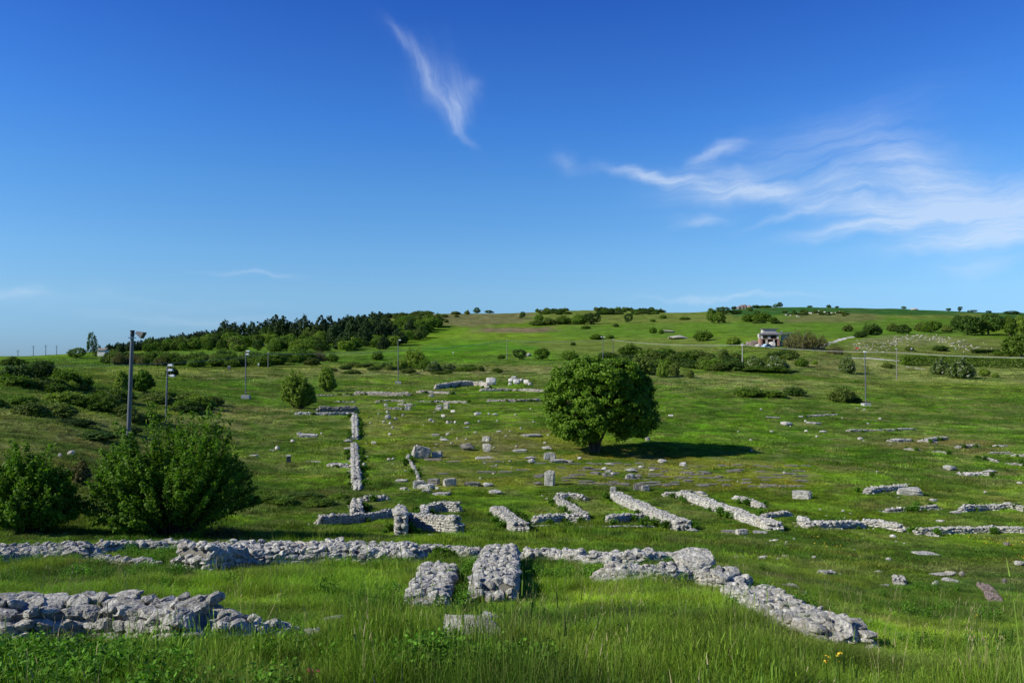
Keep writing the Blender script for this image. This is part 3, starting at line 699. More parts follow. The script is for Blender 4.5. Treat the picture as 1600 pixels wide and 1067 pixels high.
# ------------------------------------------------------------------ the ground
def build_ground():
    th = np.concatenate([np.linspace(-math.pi, -.70, 50)[:-1], np.linspace(-.70, .70, 720), np.linspace(.70, math.pi, 50)[1:-1]])
    r = np.concatenate([[.6, 1.2, 1.8], np.exp(np.linspace(math.log(2.4), math.log(9000), 560))])
    TH, R_ = np.meshgrid(th, r, indexing='ij'); X = R_*np.sin(TH); Y = R_*np.cos(TH); x = X.ravel(); y = Y.ravel()
    z = hgt(x, y); C = gcolor(x, y); k = (np.clip((32-np.hypot(x, y))/14, 0, 1)*.6)[:, None]; C = C*(1-k)+np.array((.055, .058, .018))*k  # near ground mixed toward dark thatch, with shade between blades put into the colour
    V = np.stack([x, y, z], 1); nt, nr = len(th), len(r)
    i, j = np.meshgrid(np.arange(nt), np.arange(nr-1), indexing='ij'); i2 = (i+1) % nt
    Fs = np.stack([i*nr+j, i*nr+j+1, i2*nr+j+1, i2*nr+j], -1).reshape(-1, 4)
    V = np.concatenate([V, [[0, 0, -1.78]]]); c0 = len(V)-1
    T_ = np.array([[((k+1) % nt)*nr, c0, k*nr] for k in range(nt)])
    C = np.concatenate([C, [list(GREEN)]]); C4 = np.concatenate([C, np.ones((len(C), 1))], 1)
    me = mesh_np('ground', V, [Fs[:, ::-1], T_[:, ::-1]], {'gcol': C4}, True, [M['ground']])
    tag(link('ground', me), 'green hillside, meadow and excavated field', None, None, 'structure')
build_ground()

# ------------------------------------------------------------------ ruined walls, near to far
W_ = rubble_wall
W_('stone_wall', [(-70, 1002), (60, 1000), (160, 1000), (250, 1002), (326, 1004)], .46, .74, .26, 'thick grey rubble wall end in the bottom left corner of the field, nearest wall', sub=3, seed=1, foot=True, rag=.25)
W_('stone_wall', [(333, 1004), (400, 1000), (478, 1002)], .26, .38, .21, 'low single row of stones trailing right from the nearest wall', sub=3, seed=2, h2=.12, foot=True)
W_('stone_wall', [(-60, 880), (40, 876), (142, 872)], .36, 1.5, .28, 'broad flattened rubble wall at the left edge behind tall grass', sub=3, seed=3, foot=True)
W_('stone_wall', [(146, 862), (220, 861), (304, 861)], .26, .55, .28, 'thin row of stones below the large left bush', sub=3, seed=4, foot=True)
W_('stone_wall', [(150, 882), (192, 882), (238, 884)], .2, .4, .24, 'short broken stone row in front of the thin row below the bush', sub=3, seed=5, h2=.14, foot=True)
W_('stone_wall', [(300, 890), (360, 884), (430, 882), (520, 882), (600, 881), (652, 882)], .52, 1.1, .29, 'long chunky grey rubble wall right of the large bush', sub=3, seed=6, foot=True)
W_('stone_wall', [(645, 872), (700, 872), (748, 876)], .34, .6, .28, 'broken wall stretch behind the small round bush', sub=3, seed=7, foot=True)
W_('stone_pier', [(690, 902), (679, 922), (664, 950)], .32, .70, .22, 'sloping rubble pier with grass on both sides, left of the taller pier', 'ruined pier', sub=3, seed=8, h2=.2, rag=.2, foot=True)
W_('stone_pier', [(783, 882), (780, 900), (770, 938)], .55, .84, .25, 'tall pale rubble pier with a dark right side, pointing at the viewer', 'ruined pier', sub=3, seed=9, h2=.34, rag=.12, foot=True)
W_('stone_wall', [(815, 880), (860, 880), (915, 882)], .36, .6, .27, 'coursed wall running right from the tall pale pier', sub=3, seed=10, foot=True)
W_('stone_wall', [(915, 884), (990, 883), (1060, 884)], .36, .62, .29, 'lumpy wall of round stones behind the one with a big block on it', sub=3, seed=11, foot=True)
W_('stone_wall', [(940, 912), (1000, 910), (1080, 910), (1150, 918)], .30, .75, .26, 'pale rubble wall with a big square block on top', sub=3, seed=12, foot=True)
W_('stone_wall', [(1165, 936), (1210, 964), (1260, 988), (1318, 1008)], .26, .85, .23, 'pale wall slanting down to the right through the tall grass', sub=3, seed=13, foot=True)
W_('stone_wall', [(497, 803), (560, 800), (620, 793)], .55, .5, .25, 'low grey wall along the near side of the ruins, left half', sub=2, seed=20)
W_('stone_wall', [(632, 795), (680, 798), (716, 801)], .95, .55, .25, 'higher masonry wall right of the narrow upright pier', sub=2, seed=21, rag=.15)
W_('stone_pier', [(626, 790), (627, 802)], .95, .5, .34, 'narrow pale pier standing in the low grey wall', 'ruined pier', sub=2, seed=22, rag=.05)
W_('stone_wall', [(663, 786), (690, 782), (718, 783)], .65, .5, .25, 'short wall behind the higher masonry wall', sub=2, seed=23)
W_('stone_wall', [(664, 786), (663, 796)], .5, .45, .25, 'tiny cross wall joining the short wall to the masonry wall', sub=2, seed=24)
W_('stone_wall', [(554, 646), (555, 662), (555, 680)], .45, .75, .34, 'far end of the straight wall that runs away from the viewer', sub=2, seed=25)
W_('stone_wall', [(544, 681), (556, 680)], .35, .5, .34, 'small stub sticking out left from the straight wall', sub=2, seed=26)
W_('stone_wall', [(554, 690), (555, 715), (557, 745)], .5, .75, .34, 'middle stretch of the straight wall that runs away from the viewer', sub=2, seed=27)
W_('stone_wall', [(559, 750), (559, 759)], .3, .6, .34, 'small detached piece between two stretches of the straight wall', sub=2, seed=28)
W_('stone_wall', [(558, 775), (557, 793)], .55, .75, .32, 'near end of the straight wall where it meets the low grey wall', sub=2, seed=29)
W_('stone_wall', [(567, 773), (604, 771)], .4, .4, .3, 'short wall stub right of the near end of the straight wall', sub=2, seed=30)
W_('stone_wall', [(463, 643), (510, 644), (556, 644)], .35, .7, .34, 'horizontal wall forming the top of the big left room', sub=2, seed=31)
W_('stone_wall', [(497, 633), (559, 634)], 1.0, .55, .4, 'dark faced wall just behind the top of the left room', sub=2, seed=32, mat='grey', rag=.08)
W_('stone_wall', [(775, 787), (795, 801), (814, 815)], .55, .85, .24, 'wide pale wall slanting to the right on its own', sub=2, seed=33)
W_('stone_wall', [(868, 769), (890, 768), (914, 770)], .5, .5, .24, 'rear arm of the Z shaped wall', sub=2, seed=34)
W_('stone_wall', [(871, 773), (893, 786), (914, 799)], .5, .6, .24, 'diagonal middle of the Z shaped wall', sub=2, seed=35)
W_('stone_wall', [(918, 801), (880, 800), (834, 803)], .5, .55, .24, 'front arm of the Z shaped wall', sub=2, seed=36)
W_('stone_wall', [(962, 766), (1000, 783), (1030, 797), (1068, 811)], .55, .95, .24, 'long pale wall slanting right from an upright end block', sub=2, seed=37)
W_('stone_wall', [(951, 803), (980, 800), (1008, 799)], .5, .5, .24, 'short grey wall butting against the long slanting wall', sub=2, seed=38)
W_('stone_wall', [(1064, 765), (1110, 780), (1160, 797), (1212, 814)], .5, .9, .24, 'second long pale wall slanting right, the one farther right', sub=2, seed=39)
W_('stone_wall', [(1062, 764), (1082, 764), (1101, 768)], .4, .4, .24, 'stub at the head of the second slanting wall', sub=2, seed=40)
W_('stone_wall', [(1037, 769), (1060, 768)], .25, .5, .24, 'low stones left of the head of the second slanting wall', sub=2, seed=41)
W_('stone_wall', [(1152, 773), (1172, 779), (1191, 786)], .3, .6, .24, 'short separate slanting wall behind the second long one', sub=2, seed=42)
W_('stone_wall', [(1190, 801), (1234, 797)], .3, .4, .24, 'thin wall going right from the foot of the second slanting wall', sub=2, seed=43)
W_('stone_wall', [(1253, 805), (1262, 812), (1300, 812), (1345, 811)], .45, .5, .3, 'dark rubble wall right of centre bending at its left end', sub=2, seed=44)
W_('stone_wall', [(1346, 808), (1375, 811), (1408, 818)], .4, .6, .3, 'flat topped wall slanting down right beside the bending wall', sub=2, seed=45)
W_('stone_wall', [(1432, 824), (1490, 822), (1550, 820), (1600, 821)], .35, .4, .24, 'long thin wall running to the right edge of the ruins', sub=2, seed=46)
W_('stone_wall', [(1438, 824), (1458, 831)], .2, .45, .24, 'short branch off the left end of the long thin wall', sub=2, seed=47)
W_('stone_wall', [(1354, 762), (1390, 758), (1420, 754)], .4, .5, .32, 'dark ended wall stretch above the flat boulder on the right', sub=2, seed=48)
W_('stone_wall', [(1383, 794), (1420, 791), (1462, 788)], .25, .45, .3, 'low stone line below the flat boulder on the right', sub=2, seed=49)
W_('stone_wall', [(1500, 789), (1540, 786), (1580, 784)], .4, .4, .3, 'thin black and white wall near the right edge', sub=2, seed=50)
W_('stone_wall', [(1582, 785), (1625, 794)], .4, .4, .3, 'wall running out of the picture at the right edge', sub=2, seed=51)
W_('stone_wall', [(1326, 671), (1375, 671), (1428, 669)], .22, .5, .35, 'straight thin foundation line in the dark grass right of the tree', sub=1, seed=52)
W_('stone_wall', [(1248, 650), (1308, 647)], .16, .45, .35, 'thin pale foundation line nearer the lamp post on the right', sub=1, seed=53)
W_('stone_wall', [(1390, 686), (1425, 685)], .3, .5, .35, 'pale footing at the left of the red soil patch', sub=1, seed=54)
W_('stone_wall', [(1436, 686), (1460, 688)], .25, .5, .35, 'short pale footing in the middle of the red soil patch', sub=1, seed=55)
W_('stone_wall', [(1446, 685), (1478, 682)], .35, .5, .35, 'grey footing along the back of the red soil patch', sub=1, seed=56)
W_('stone_wall', [(1495, 697), (1527, 694)], .2, .45, .35, 'pale footing along the right of the red soil patch', sub=1, seed=57)
for k, (a, b, lab) in enumerate([((1415, 700), (1440, 702), 'below the middle of the red soil patch'), ((1458, 704), (1485, 707), 'below and right of the red soil patch'), ((1553, 695), (1573, 695), 'right of the red soil patch, farthest right'),
      ((1535, 713), (1558, 719), 'slanting, left of the right edge'), ((1547, 706), (1580, 706), 'level, just above the slanting one near the right edge'), ((1573, 722), (1605, 725), 'at the right edge below the others'), ((1583, 710), (1606, 710), 'at the right edge above the others')]):
    W_('foundation_line', [a, b], .16, .4, .35, 'thin pale foundation line '+lab, 'foundation', sub=1, seed=60+k, group='thin foundation lines on the right')
W_('apse_wall', [(680, 599), (697, 597), (715, 594), (738, 594), (752, 595), (762, 597)], 1.15, .6, .5, 'curved pale apse wall at the back of the field', sub=2, seed=70, rag=.1, mat='stone_far')
W_('stone_wall', [(555, 610), (590, 611), (640, 612)], .7, .55, .4, 'grey wall behind the left lamp post base, dark left end', sub=2, seed=71, rag=.15, mat='stone_far')
W_('stone_wall', [(652, 610), (680, 611), (710, 612)], .4, .5, .4, 'lower wall stretch in front of the curved apse', sub=2, seed=72, mat='stone_far')
W_('stone_wall', [(750, 607), (800, 607), (855, 608)], .55, .55, .4, 'long level wall left of the tree crown, upper one', sub=2, seed=73, rag=.12, mat='stone_far')
W_('stone_wall', [(762, 624), (805, 624), (852, 623)], .4, .55, .4, 'long level wall left of the tree crown, lower one', sub=2, seed=74, rag=.08, mat='stone_far')
W_('stone_wall', [(655, 626), (695, 626), (730, 627)], .3, .6, .4, 'straight low wall in the middle of the far field', sub=2, seed=75, mat='stone_far')
W_('stone_wall', [(588, 626), (610, 625), (630, 625)], .3, .5, .4, 'ragged low wall left of the straight low one', sub=2, seed=76, mat='stone_far')
W_('stone_wall', [(523, 627), (555, 627)], .18, .4, .4, 'thin low wall behind the dark faced wall', sub=1, seed=77, mat='stone_far')
W_('stone_wall', [(497, 617), (556, 616)], .15, .35, .4, 'very thin foundation right of the two light bushes', sub=1, seed=78, mat='stone_far')
W_('stone_wall', [(604, 636), (634, 637)], .3, .45, .4, 'low wall ending in a cubic block', sub=2, seed=79, mat='stone_far')
W_('stone_wall', [(624, 630), (648, 631)], .25, .4, .4, 'short pale wall above the one ending in a block', sub=1, seed=80, mat='stone_far')
W_('stone_kerb', [(820, 821), (870, 821), (920, 822), (1020, 821)], .10, .16, .16, 'thin white kerb line of small stones in front of the Z shaped wall', 'kerb', sub=1, seed=81)
W_('stone_kerb', [(640, 716), (646, 728), (654, 746)], .16, .25, .3, 'slanting line of kerb stones beside the toppled blocks', 'kerb', sub=2, seed=82)
W_('rock_shelf', [(1500, 738), (1512, 739), (1532, 738), (1548, 739)], .2, .8, .42, 'bright white rock shelf in the dark grass', 'rock', mat='white', sub=2, seed=88, group='rubble heaps')
W_('rubble_pile', [(1404, 896), (1406, 903)], .25, .4, .17, 'small square heap of black and white rubble on the right', 'rubble', sub=2, seed=83, group='rubble heaps')
W_('rubble_pile', [(1536, 910), (1546, 920), (1555, 935)], .1, .4, .15, 'reddish slanting strip of rubble near the right edge', 'rubble', mat='red', sub=2, seed=84, group='rubble heaps')
W_('rubble_pile', [(514, 722), (528, 723), (545, 724)], .3, .7, .3, 'pale heap left of the straight wall', 'rubble', sub=2, seed=85, group='rubble heaps')
W_('rubble_pile', [(1283, 891), (1306, 892)], .14, .35, .2, 'flat string of pale stones left of the square heap', 'rubble', sub=2, seed=86, group='rubble heaps')

# ------------------------------------------------------------------ loose stones
stone_meshes()
S = stone_at
BLK_BIG = mesh_np('boulder', rock_arr(77, 4, .95)[0]*.62, rock_arr(77, 4, .95)[1], None, False, [M['stone']])
_o = link('stone_block', BLK_BIG); tag(_o, 'big square pale block on top of the wall in the foreground', 'stone block')
bpy.context.view_layer.update()
_b = COL.objects[-1] if False else [o for o in COL.objects if o.get('label', '').startswith('big square pale block')][0]
_bx, _by, _bz = at(1088, 908); _b.scale = (.92, .72, .44); _b.location = (_bx, _by, H1(_bx, _by)+.28+.16); _b.rotation_euler = (-.08, -.10, .12)
for px, py, w, h, lab in [(728, 1030, 96, 78, 'large dark hollowed boulder sunk in the tall grass at the bottom'), (698, 1020, 44, 34, 'dark grey rock left of the large hollowed boulder'), (762, 972, 34, 18, 'pale stone block at the foot of the tall pier'), (519, 973, 34, 13, 'pale stone beyond the end of the nearest wall'),
      (540, 1000, 12, 8, 'small grey stone in tall grass in front of the nearest wall end'), (985, 1042, 46, 24, 'grey boulder nearly hidden by grass at the bottom centre'), (196, 1010, 36, 20, 'white stone fallen in front of the nearest wall'), (214, 1022, 22, 14, 'small white stone below the fallen one'),
      (300, 1018, 24, 12, 'flat stone under the right end of the nearest wall'), (1362, 975, 16, 8, 'small pale stone right of the slanting wall'), (1405, 995, 15, 7, 'small pale stone nearer the viewer on the right'), (1365, 1018, 18, 12, 'whitish stone at the foot of the slanting wall')]:
    S(px, py, w, h, lab, near=True, depth=.7)
for px, py, w, h, kind, mat, lab in [
  (657, 716, 26, 19, 'block', 'stone', 'big toppled block leaning on its neighbour'), (682, 715, 16, 10, 'block', 'stone', 'smaller block right of the toppled one'), (675, 720, 26, 3, 'slab', 'slab', 'thin slab in front of the two toppled blocks'),
  (637, 718, 8, 8, 'rock', 'stone', 'small stone left of the toppled block'), (730, 704, 21, 11, 'rock', 'grey', 'rounded grey boulder in the flowery ground'), (760, 706, 15, 12, 'rock', 'stone', 'split round boulder right of the rounded grey one'),
  (760, 690, 13, 8, 'block', 'stone', 'grey block behind the split boulder'), (694, 690, 13, 5, 'rock', 'stone', 'flat stone in the middle of the field'), (756, 718, 26, 4, 'slab', 'stone', 'long pale slab below the split boulder'),
  (654, 764, 17, 13, 'block', 'stone', 'upended block at the left of the block row'), (664, 765, 26, 9, 'block', 'stone', 'long block lying slanted in the block row'), (677, 758, 18, 10, 'block', 'grey', 'dark sided block in the block row'),
  (702, 760, 19, 13, 'block', 'stone', 'square block at the right of the block row'), (738, 760, 24, 7, 'block', 'grey', 'low long block right of the block row'), (761, 760, 18, 6, 'rock', 'stone', 'low stone next to the low long block'),
  (773, 772, 24, 7, 'rock', 'stone', 'flat stone above the wide slanting wall'), (689, 774, 25, 5, 'slab', 'stone', 'flat slab below the block row'), (626, 753, 17, 4, 'slab', 'stone', 'flat slab left of the block row'),
  (630, 765, 10, 4, 'slab', 'stone', 'little slab left of and below the block row'), (666, 770, 13, 6, 'rock', 'stone', 'stone in front of the upended block'), (683, 766, 8, 5, 'rock', 'stone', 'small stone in front of the block row'),
  (859, 759, 15, 23, 'block', 'stone', 'upright squared pillar stone standing alone'), (859, 718, 18, 11, 'block', 'stone', 'grey block left of the tree trunk'), (855, 703, 15, 6, 'rock', 'stone', 'tilted slab lying behind the grey block'),
  (831, 724, 11, 7, 'rock', 'stone', 'stone left of the grey block near the tree'), (829, 717, 17, 4, 'rock', 'stone', 'flat stone just behind the stone left of the tree'), (812, 706, 20, 4, 'slab', 'stone', 'flat pale slab left of the tree crown foot'),
  (830, 683, 28, 4, 'slab', 'stone', 'long slab at the left foot of the crown'), (871, 723, 22, 5, 'block', 'stone', 'low kerb stone in front of the tree trunk'), (888, 722, 14, 3, 'slab', 'stone', 'thin slab right of the low kerb stone'),
  (906, 718, 8, 4, 'rock', 'stone', 'small stone at the foot of the trunk'), (842, 758, 13, 5, 'rock', 'grey', 'small flat stone left of the upright pillar'), (1012, 689, 8, 7, 'rock', 'stone', 'white stone under the right edge of the crown'),
  (1035, 723, 15, 6, 'rock', 'stone', 'stone below the tree shadow'), (1068, 728, 10, 6, 'rock', 'white', 'white stone right of the one below the shadow'), (953, 727, 14, 4, 'rock', 'stone', 'flat stone below the trunk, upper one'),
  (944, 735, 9, 5, 'rock', 'white', 'whitish stone of the cluster below the trunk, left'), (951, 738, 10, 4, 'rock', 'stone', 'low stone of the cluster below the trunk, middle'), (958, 742, 9, 4, 'rock', 'stone', 'stone of the cluster below the trunk, right'), (945, 744, 9, 5, 'rock', 'grey', 'grey stone of the cluster below the trunk, lowest'),
  (919, 733, 14, 4, 'slab', 'grey', 'grey slab left of the stone cluster'), (930, 741, 14, 4, 'slab', 'grey', 'grey slab below and left of the stone cluster'), (987, 738, 17, 6, 'rock', 'stone', 'stone lying behind the round boulder pair'),
  (985, 749, 13, 9, 'rock', 'stone', 'left boulder of the round pair'), (997, 749, 12, 8, 'rock', 'grey', 'right boulder of the round pair'), (1002, 731, 11, 4, 'rock', 'stone', 'flat white stone above the round pair'), (1019, 736, 9, 3, 'rock', 'white', 'small white stone right of the round pair'),
  (999, 766, 17, 11, 'block', 'grey', 'dark block near the head of the long slanting wall'), (1009, 767, 12, 9, 'block', 'stone', 'pale block beside the dark one near the slanting wall'), (958, 778, 9, 18, 'block', 'stone', 'upright end block at the head of the long slanting wall'),
  (1048, 651, 8, 3, 'rock', 'white', 'white stone right of the crown'), (1075, 741, 20, 4, 'slab', 'slab', 'grey slab in the paving, right part'), (1105, 741, 12, 4, 'slab', 'slab', 'grey slab at the right end of the paving'), (1076, 753, 13, 4, 'slab', 'slab', 'grey slab right of the dark block'),
  (1084, 831, 17, 6, 'rock', 'stone', 'flat stone below the long slanting wall'), (1140, 832, 20, 5, 'slab', 'grey', 'dark flat slab left of the white wedge stone'), (1160, 835, 18, 9, 'block', 'white', 'white wedge shaped stone'),
  (1190, 834, 20, 5, 'slab', 'stone', 'pale flat slab right of the white wedge stone'), (1157, 872, 15, 4, 'slab', 'stone', 'flat stone above the big block wall, left'), (1167, 876, 16, 3, 'slab', 'stone', 'thin slab above the big block wall'),
  (1192, 875, 16, 7, 'rock', 'white', 'white stone above the diagonal foreground wall'), (1216, 876, 8, 5, 'rock', 'stone', 'small stone right of the white one'), (1228, 871, 11, 4, 'rock', 'stone', 'flat stone farther right of the white one'),
  (1272, 872, 7, 4, 'rock', 'white', 'small white stone left of the string of stones'), (1235, 919, 28, 4, 'slab', 'stone', 'long flat slab in short grass right of the foreground walls'), (1255, 927, 16, 3, 'slab', 'stone', 'thin flat slab below the long flat one'), (1209, 853, 24, 3, 'slab', 'stone', 'thin slab line in the meadow'),
  (1212, 845, 10, 3, 'rock', 'stone', 'thin stone above the thin slab line'), (1396, 840, 10, 5, 'rock', 'white', 'white stone below the flat topped wall'),
  (1256, 780, 27, 13, 'block', 'stone', 'squared block tilted in the grass'), (1428, 775, 34, 14, 'rock', 'stone', 'flat boulder on the right'), (1460, 784, 13, 5, 'rock', 'stone', 'small stone line right of the flat boulder'),
  (1487, 735, 22, 8, 'rock', 'stone', 'grey stones left of the bright white slab'), (1550, 739, 22, 5, 'rock', 'stone', 'flat stone right of the bright white slab'),
  (1230, 665, 20, 6, 'rock', 'white', 'white flat rock left of the thin foundations'), (1270, 662, 14, 3, 'slab', 'stone', 'pale slab between thin foundations, upper'), (1278, 663, 12, 3, 'slab', 'stone', 'pale slab between thin foundations, lower'),
  (1287, 676, 12, 3, 'rock', 'white', 'small white stone left of the straight foundation'), (1260, 675, 6, 3, 'rock', 'white', 'tiny white stone below the white flat rock'), (1345, 687, 9, 4, 'rock', 'white', 'white stone left of the red soil patch'), (1210, 653, 20, 2, 'slab', 'stone', 'thin pale slab left of the lamp post foundation'),
  (1351, 641, 5, 2, 'rock', 'white', 'tiny white stone in front of the right lamp post'),
  (1475, 900, 30, 6, 'rock', 'stone', 'flat stone at the back of the boulder group on the right'), (1489, 899, 18, 7, 'rock', 'stone', 'higher stone at the back of the boulder group'), (1488, 911, 26, 9, 'rock', 'stone', 'longest boulder of the group on the right'),
  (1463, 916, 13, 9, 'rock', 'stone', 'left boulder of the group on the right'), (1504, 901, 9, 8, 'rock', 'grey', 'grey stone at the right of the boulder group'), (1571, 912, 8, 8, 'rock', 'grey', 'dark stone right of the reddish strip'), (1383, 917, 18, 5, 'rock', 'stone', 'half buried stone below the square heap'),
  (1374, 896, 14, 5, 'rock', 'stone', 'low stone left of the square heap'), (1389, 876, 9, 5, 'rock', 'stone', 'stone behind the square heap'), (1452, 867, 34, 3, 'slab', 'stone', 'thin slab in the meadow on the right'), (1596, 884, 16, 8, 'rock', 'stone', 'stone at the right edge above the reddish strip'),
  (1575, 853, 12, 6, 'rock', 'grey', 'grey stone below the long thin wall'), (1495, 803, 14, 5, 'rock', 'stone', 'pale stone above the long thin wall'), (1472, 816, 14, 4, 'rock', 'stone', 'low stone just above the long thin wall'), (1595, 757, 9, 4, 'rock', 'white', 'white stone at the right edge of the dark grass'), (1540, 770, 5, 3, 'rock', 'white', 'tiny white stone below the bright slab'),
  # far field
  (637, 641, 9, 9, 'block', 'stone_far', 'cubic block at the end of a low wall'), (602, 636, 6, 5, 'rock', 'stone', 'stone at the left end of the low wall with block'), (674, 621, 8, 5, 'rock', 'stone', 'round stone in front of the apse, between walls'),
  (686, 638, 9, 5, 'block', 'stone_far', 'low pale block left of an upright one'), (697, 639, 8, 9, 'block', 'stone_far', 'upright pale block in the far field'), (685, 642, 10, 5, 'rock', 'stone', 'dark stone in front of the low pale block'),
  (745, 649, 11, 5, 'rock', 'white', 'white slanting stone in the far field'), (707, 645, 7, 4, 'rock', 'white', 'small white stone below the upright pale block'), (692, 652, 7, 4, 'rock', 'white', 'small white stone farther below the upright block'),
  (672, 658, 7, 4, 'rock', 'white', 'small white stone in mid field, left'), (699, 662, 6, 4, 'rock', 'white', 'left of three small white stones in mid field'), (705, 662, 4, 4, 'rock', 'grey', 'middle of three small stones in mid field'), (711, 662, 4, 4, 'rock', 'white', 'right of three small white stones in mid field'),
  (729, 663, 9, 4, 'rock', 'white', 'low white stone right of the three small ones'), (729, 669, 8, 2, 'rock', 'white', 'thin white stone below the low white one'), (774, 649, 8, 3, 'rock', 'white', 'thin white stone below the lower level wall'), (764, 648, 4, 3, 'rock', 'stone', 'tiny stone beside the thin white one'),
  (606, 656, 9, 8, 'rock', 'stone', 'grey upright stone in the far field left'), (605, 646, 5, 4, 'rock', 'stone', 'dark topped stone above the grey upright one'), (599, 661, 5, 4, 'rock', 'white', 'small stone at the left of the far cluster'),
  (609, 663, 5, 3, 'rock', 'white', 'small stone below the grey upright one'), (613, 669, 5, 3, 'rock', 'stone', 'lowest small stone of the far left cluster'), (618, 656, 6, 4, 'rock', 'stone', 'small stone right of the grey upright one'), (629, 651, 4, 4, 'rock', 'white', 'white stone right of the far left cluster'),
  (609, 681, 7, 4, 'rock', 'stone', 'pale stone standing alone right of the straight wall'), (583, 694, 9, 4, 'rock', 'stone', 'pale stone right of the gap in the straight wall'), (572, 695, 3, 3, 'rock', 'white', 'tiny stone in the gap of the straight wall'),
  (542, 703, 11, 4, 'rock', 'stone', 'flat stone left of the straight wall'), (543, 691, 12, 4, 'rock', 'stone', 'stone stub left of the gap in the straight wall'), (568, 732, 8, 8, 'rock', 'stone', 'pale stones right of the straight wall'),
  (478, 683, 28, 5, 'slab', 'stone', 'long flat slab inside the left room'), (467, 681, 10, 6, 'rock', 'stone', 'stone on the left end of the long flat slab'), (502, 679, 4, 3, 'rock', 'white', 'tiny white stone right of the long flat slab'), (456, 691, 7, 4, 'rock', 'white', 'pinkish white stone below the long flat slab'),
  (432, 703, 8, 6, 'rock', 'white', 'round white stone in the left grass'), (424, 704, 9, 2, 'slab', 'stone', 'flat stone left of the round white one'), (395, 714, 14, 4, 'rock', 'stone', 'pale stone beside the big bush crown'), (489, 723, 22, 2, 'slab', 'stone', 'thin line of flat stone left of the pale heap'),
  (607, 720, 7, 4, 'rock', 'white', 'small pale stone right of the straight wall middle'), (614, 718, 5, 3, 'rock', 'white', 'smaller pale stone next to it in mid field'), (1350, 690, 3, 2, 'rock', 'white', 'speck of white stone left of the soil'),
  (766, 602, 16, 11, 'rock', 'white', 'white rounded boulder at the right end of the apse'), (477, 634, 10, 12, 'rock', 'grey', 'grey corner stone under the left light bush'), (672, 838, 14, 4, 'rock', 'stone', 'low stones in grass left of the wide slanting wall'), (813, 827, 7, 6, 'rock', 'white', 'white stone at the foot of the wide slanting wall'),
  (108, 712, 12, 8, 'rock', 'white', 'white stone between the two left bushes'), (92, 714, 8, 6, 'rock', 'stone', 'grey stone beside the left bush crown'), (60, 745, 8, 5, 'rock', 'stone', 'stone peeping through the left bush'),
  (780, 676, 8, 3, 'rock', 'white', 'small pale stone in mid field right'), (680, 681, 12, 3, 'slab', 'stone', 'thin pale slab in mid field, upper'), (700, 678, 6, 2, 'slab', 'stone', 'tiny pale slab in mid field')]:
    S(px, py, w, h, lab, kind, mat=mat, depth=.6 if kind != 'slab' else .8, rz=(-.5 if 'slanted' in lab or 'tilted' in lab else None), tilt=(.35 if 'toppled block leaning' in lab else 0), sink=.12)
rs = random.Random(5)
for px, py, w in [(797, 597, 7), (803, 594, 9), (809, 598, 8), (815, 596, 6), (806, 600, 10), (822, 600, 9), (828, 602, 7), (797, 602, 6)]:
    S(px, py, w, w*.7, 'white boulder in the heap between the apse and the tree', mat='white', group='white boulders heaped behind the level walls', depth=.9)
for i in range(46):
    S(rs.uniform(1150, 1420), rs.uniform(625, 860), rs.uniform(2.5, 6), rs.uniform(1.5, 3), 'small pale stone scattered in the meadow on the right', mat='stone', group='small stones scattered in the right meadow')
for i in range(46):
    S(rs.uniform(570, 860), rs.uniform(640, 780), rs.uniform(2.5, 6), rs.uniform(1.5, 3), 'small pale stone scattered in the field left of the tree', mat='stone', group='small stones scattered left of the tree')
for i in range(230):                       # rocky knoll
    a = rs.uniform(0, 1); px = 1335+a*215; py = 528+6*math.sin(a*9)+abs(a-.45)*30+rs.gauss(0, 5)
    if not 523 < py < 552: continue
    S(px, py, rs.choice([1.5, 2, 2.5, 3, 4.5])*rs.uniform(.7, 1.1), rs.uniform(.8, 1.7), 'white limestone rock strewn over the low knoll on the right', mat='stone_far', group='white rocks on the knoll', depth=.9)
for i in range(26):
    px = rs.uniform(1226, 1312); S(px, 489+rs.gauss(0, 1.6)+(3 if px < 1265 else 0), rs.uniform(1.5, 3.2), rs.uniform(1.2, 2.2), 'white rock in the scrub strip on the green hill', mat='white', group='white rocks on the green hill', depth=1)
for i in range(30):
    px, py = rs.choice([(414, 533), (471, 526), (415, 531), (475, 524)]); S(px+rs.gauss(0, 8), py+rs.gauss(0, 3), rs.uniform(4, 9), rs.uniform(2, 5), 'pale rock outcrop among the trees on the left hill', mat='stone_far', group='rock outcrops on the left hill', depth=1)
for px, py, w, h in [(1155, 476, 6, 5), (1160, 476, 6, 7), (1165, 476, 7, 7), (1171, 476, 6, 5)]:
    S(px, py, w, h, 'pinkish rock crag on the skyline', mat='red', group='pinkish crags on the skyline', depth=1)
for i in range(14):
    S(rs.uniform(840, 885), rs.uniform(482, 488), rs.uniform(4, 9), rs.uniform(2, 3.5), 'grey rock on the middle ridge', mat='stone_far', group='grey rocks on the middle ridge', depth=1)
for px, py, w, h, lab in [(1240, 518+4, 0, 0, '')]: pass
for px, py, w, h, lab in [(1045, 520, 22, 4, 'pale rock shelf on the grassy rise, upper'), (1062, 530, 26, 6, 'pale rock shelf on the grassy rise, lower'), (826, 557, 9, 5, 'pale rock between two round bushes'), (1430, 472+13, 10, 3, 'pale rock in the dark green field')]:
    S(px, py, w, h, lab, mat='stone_far', depth=1)
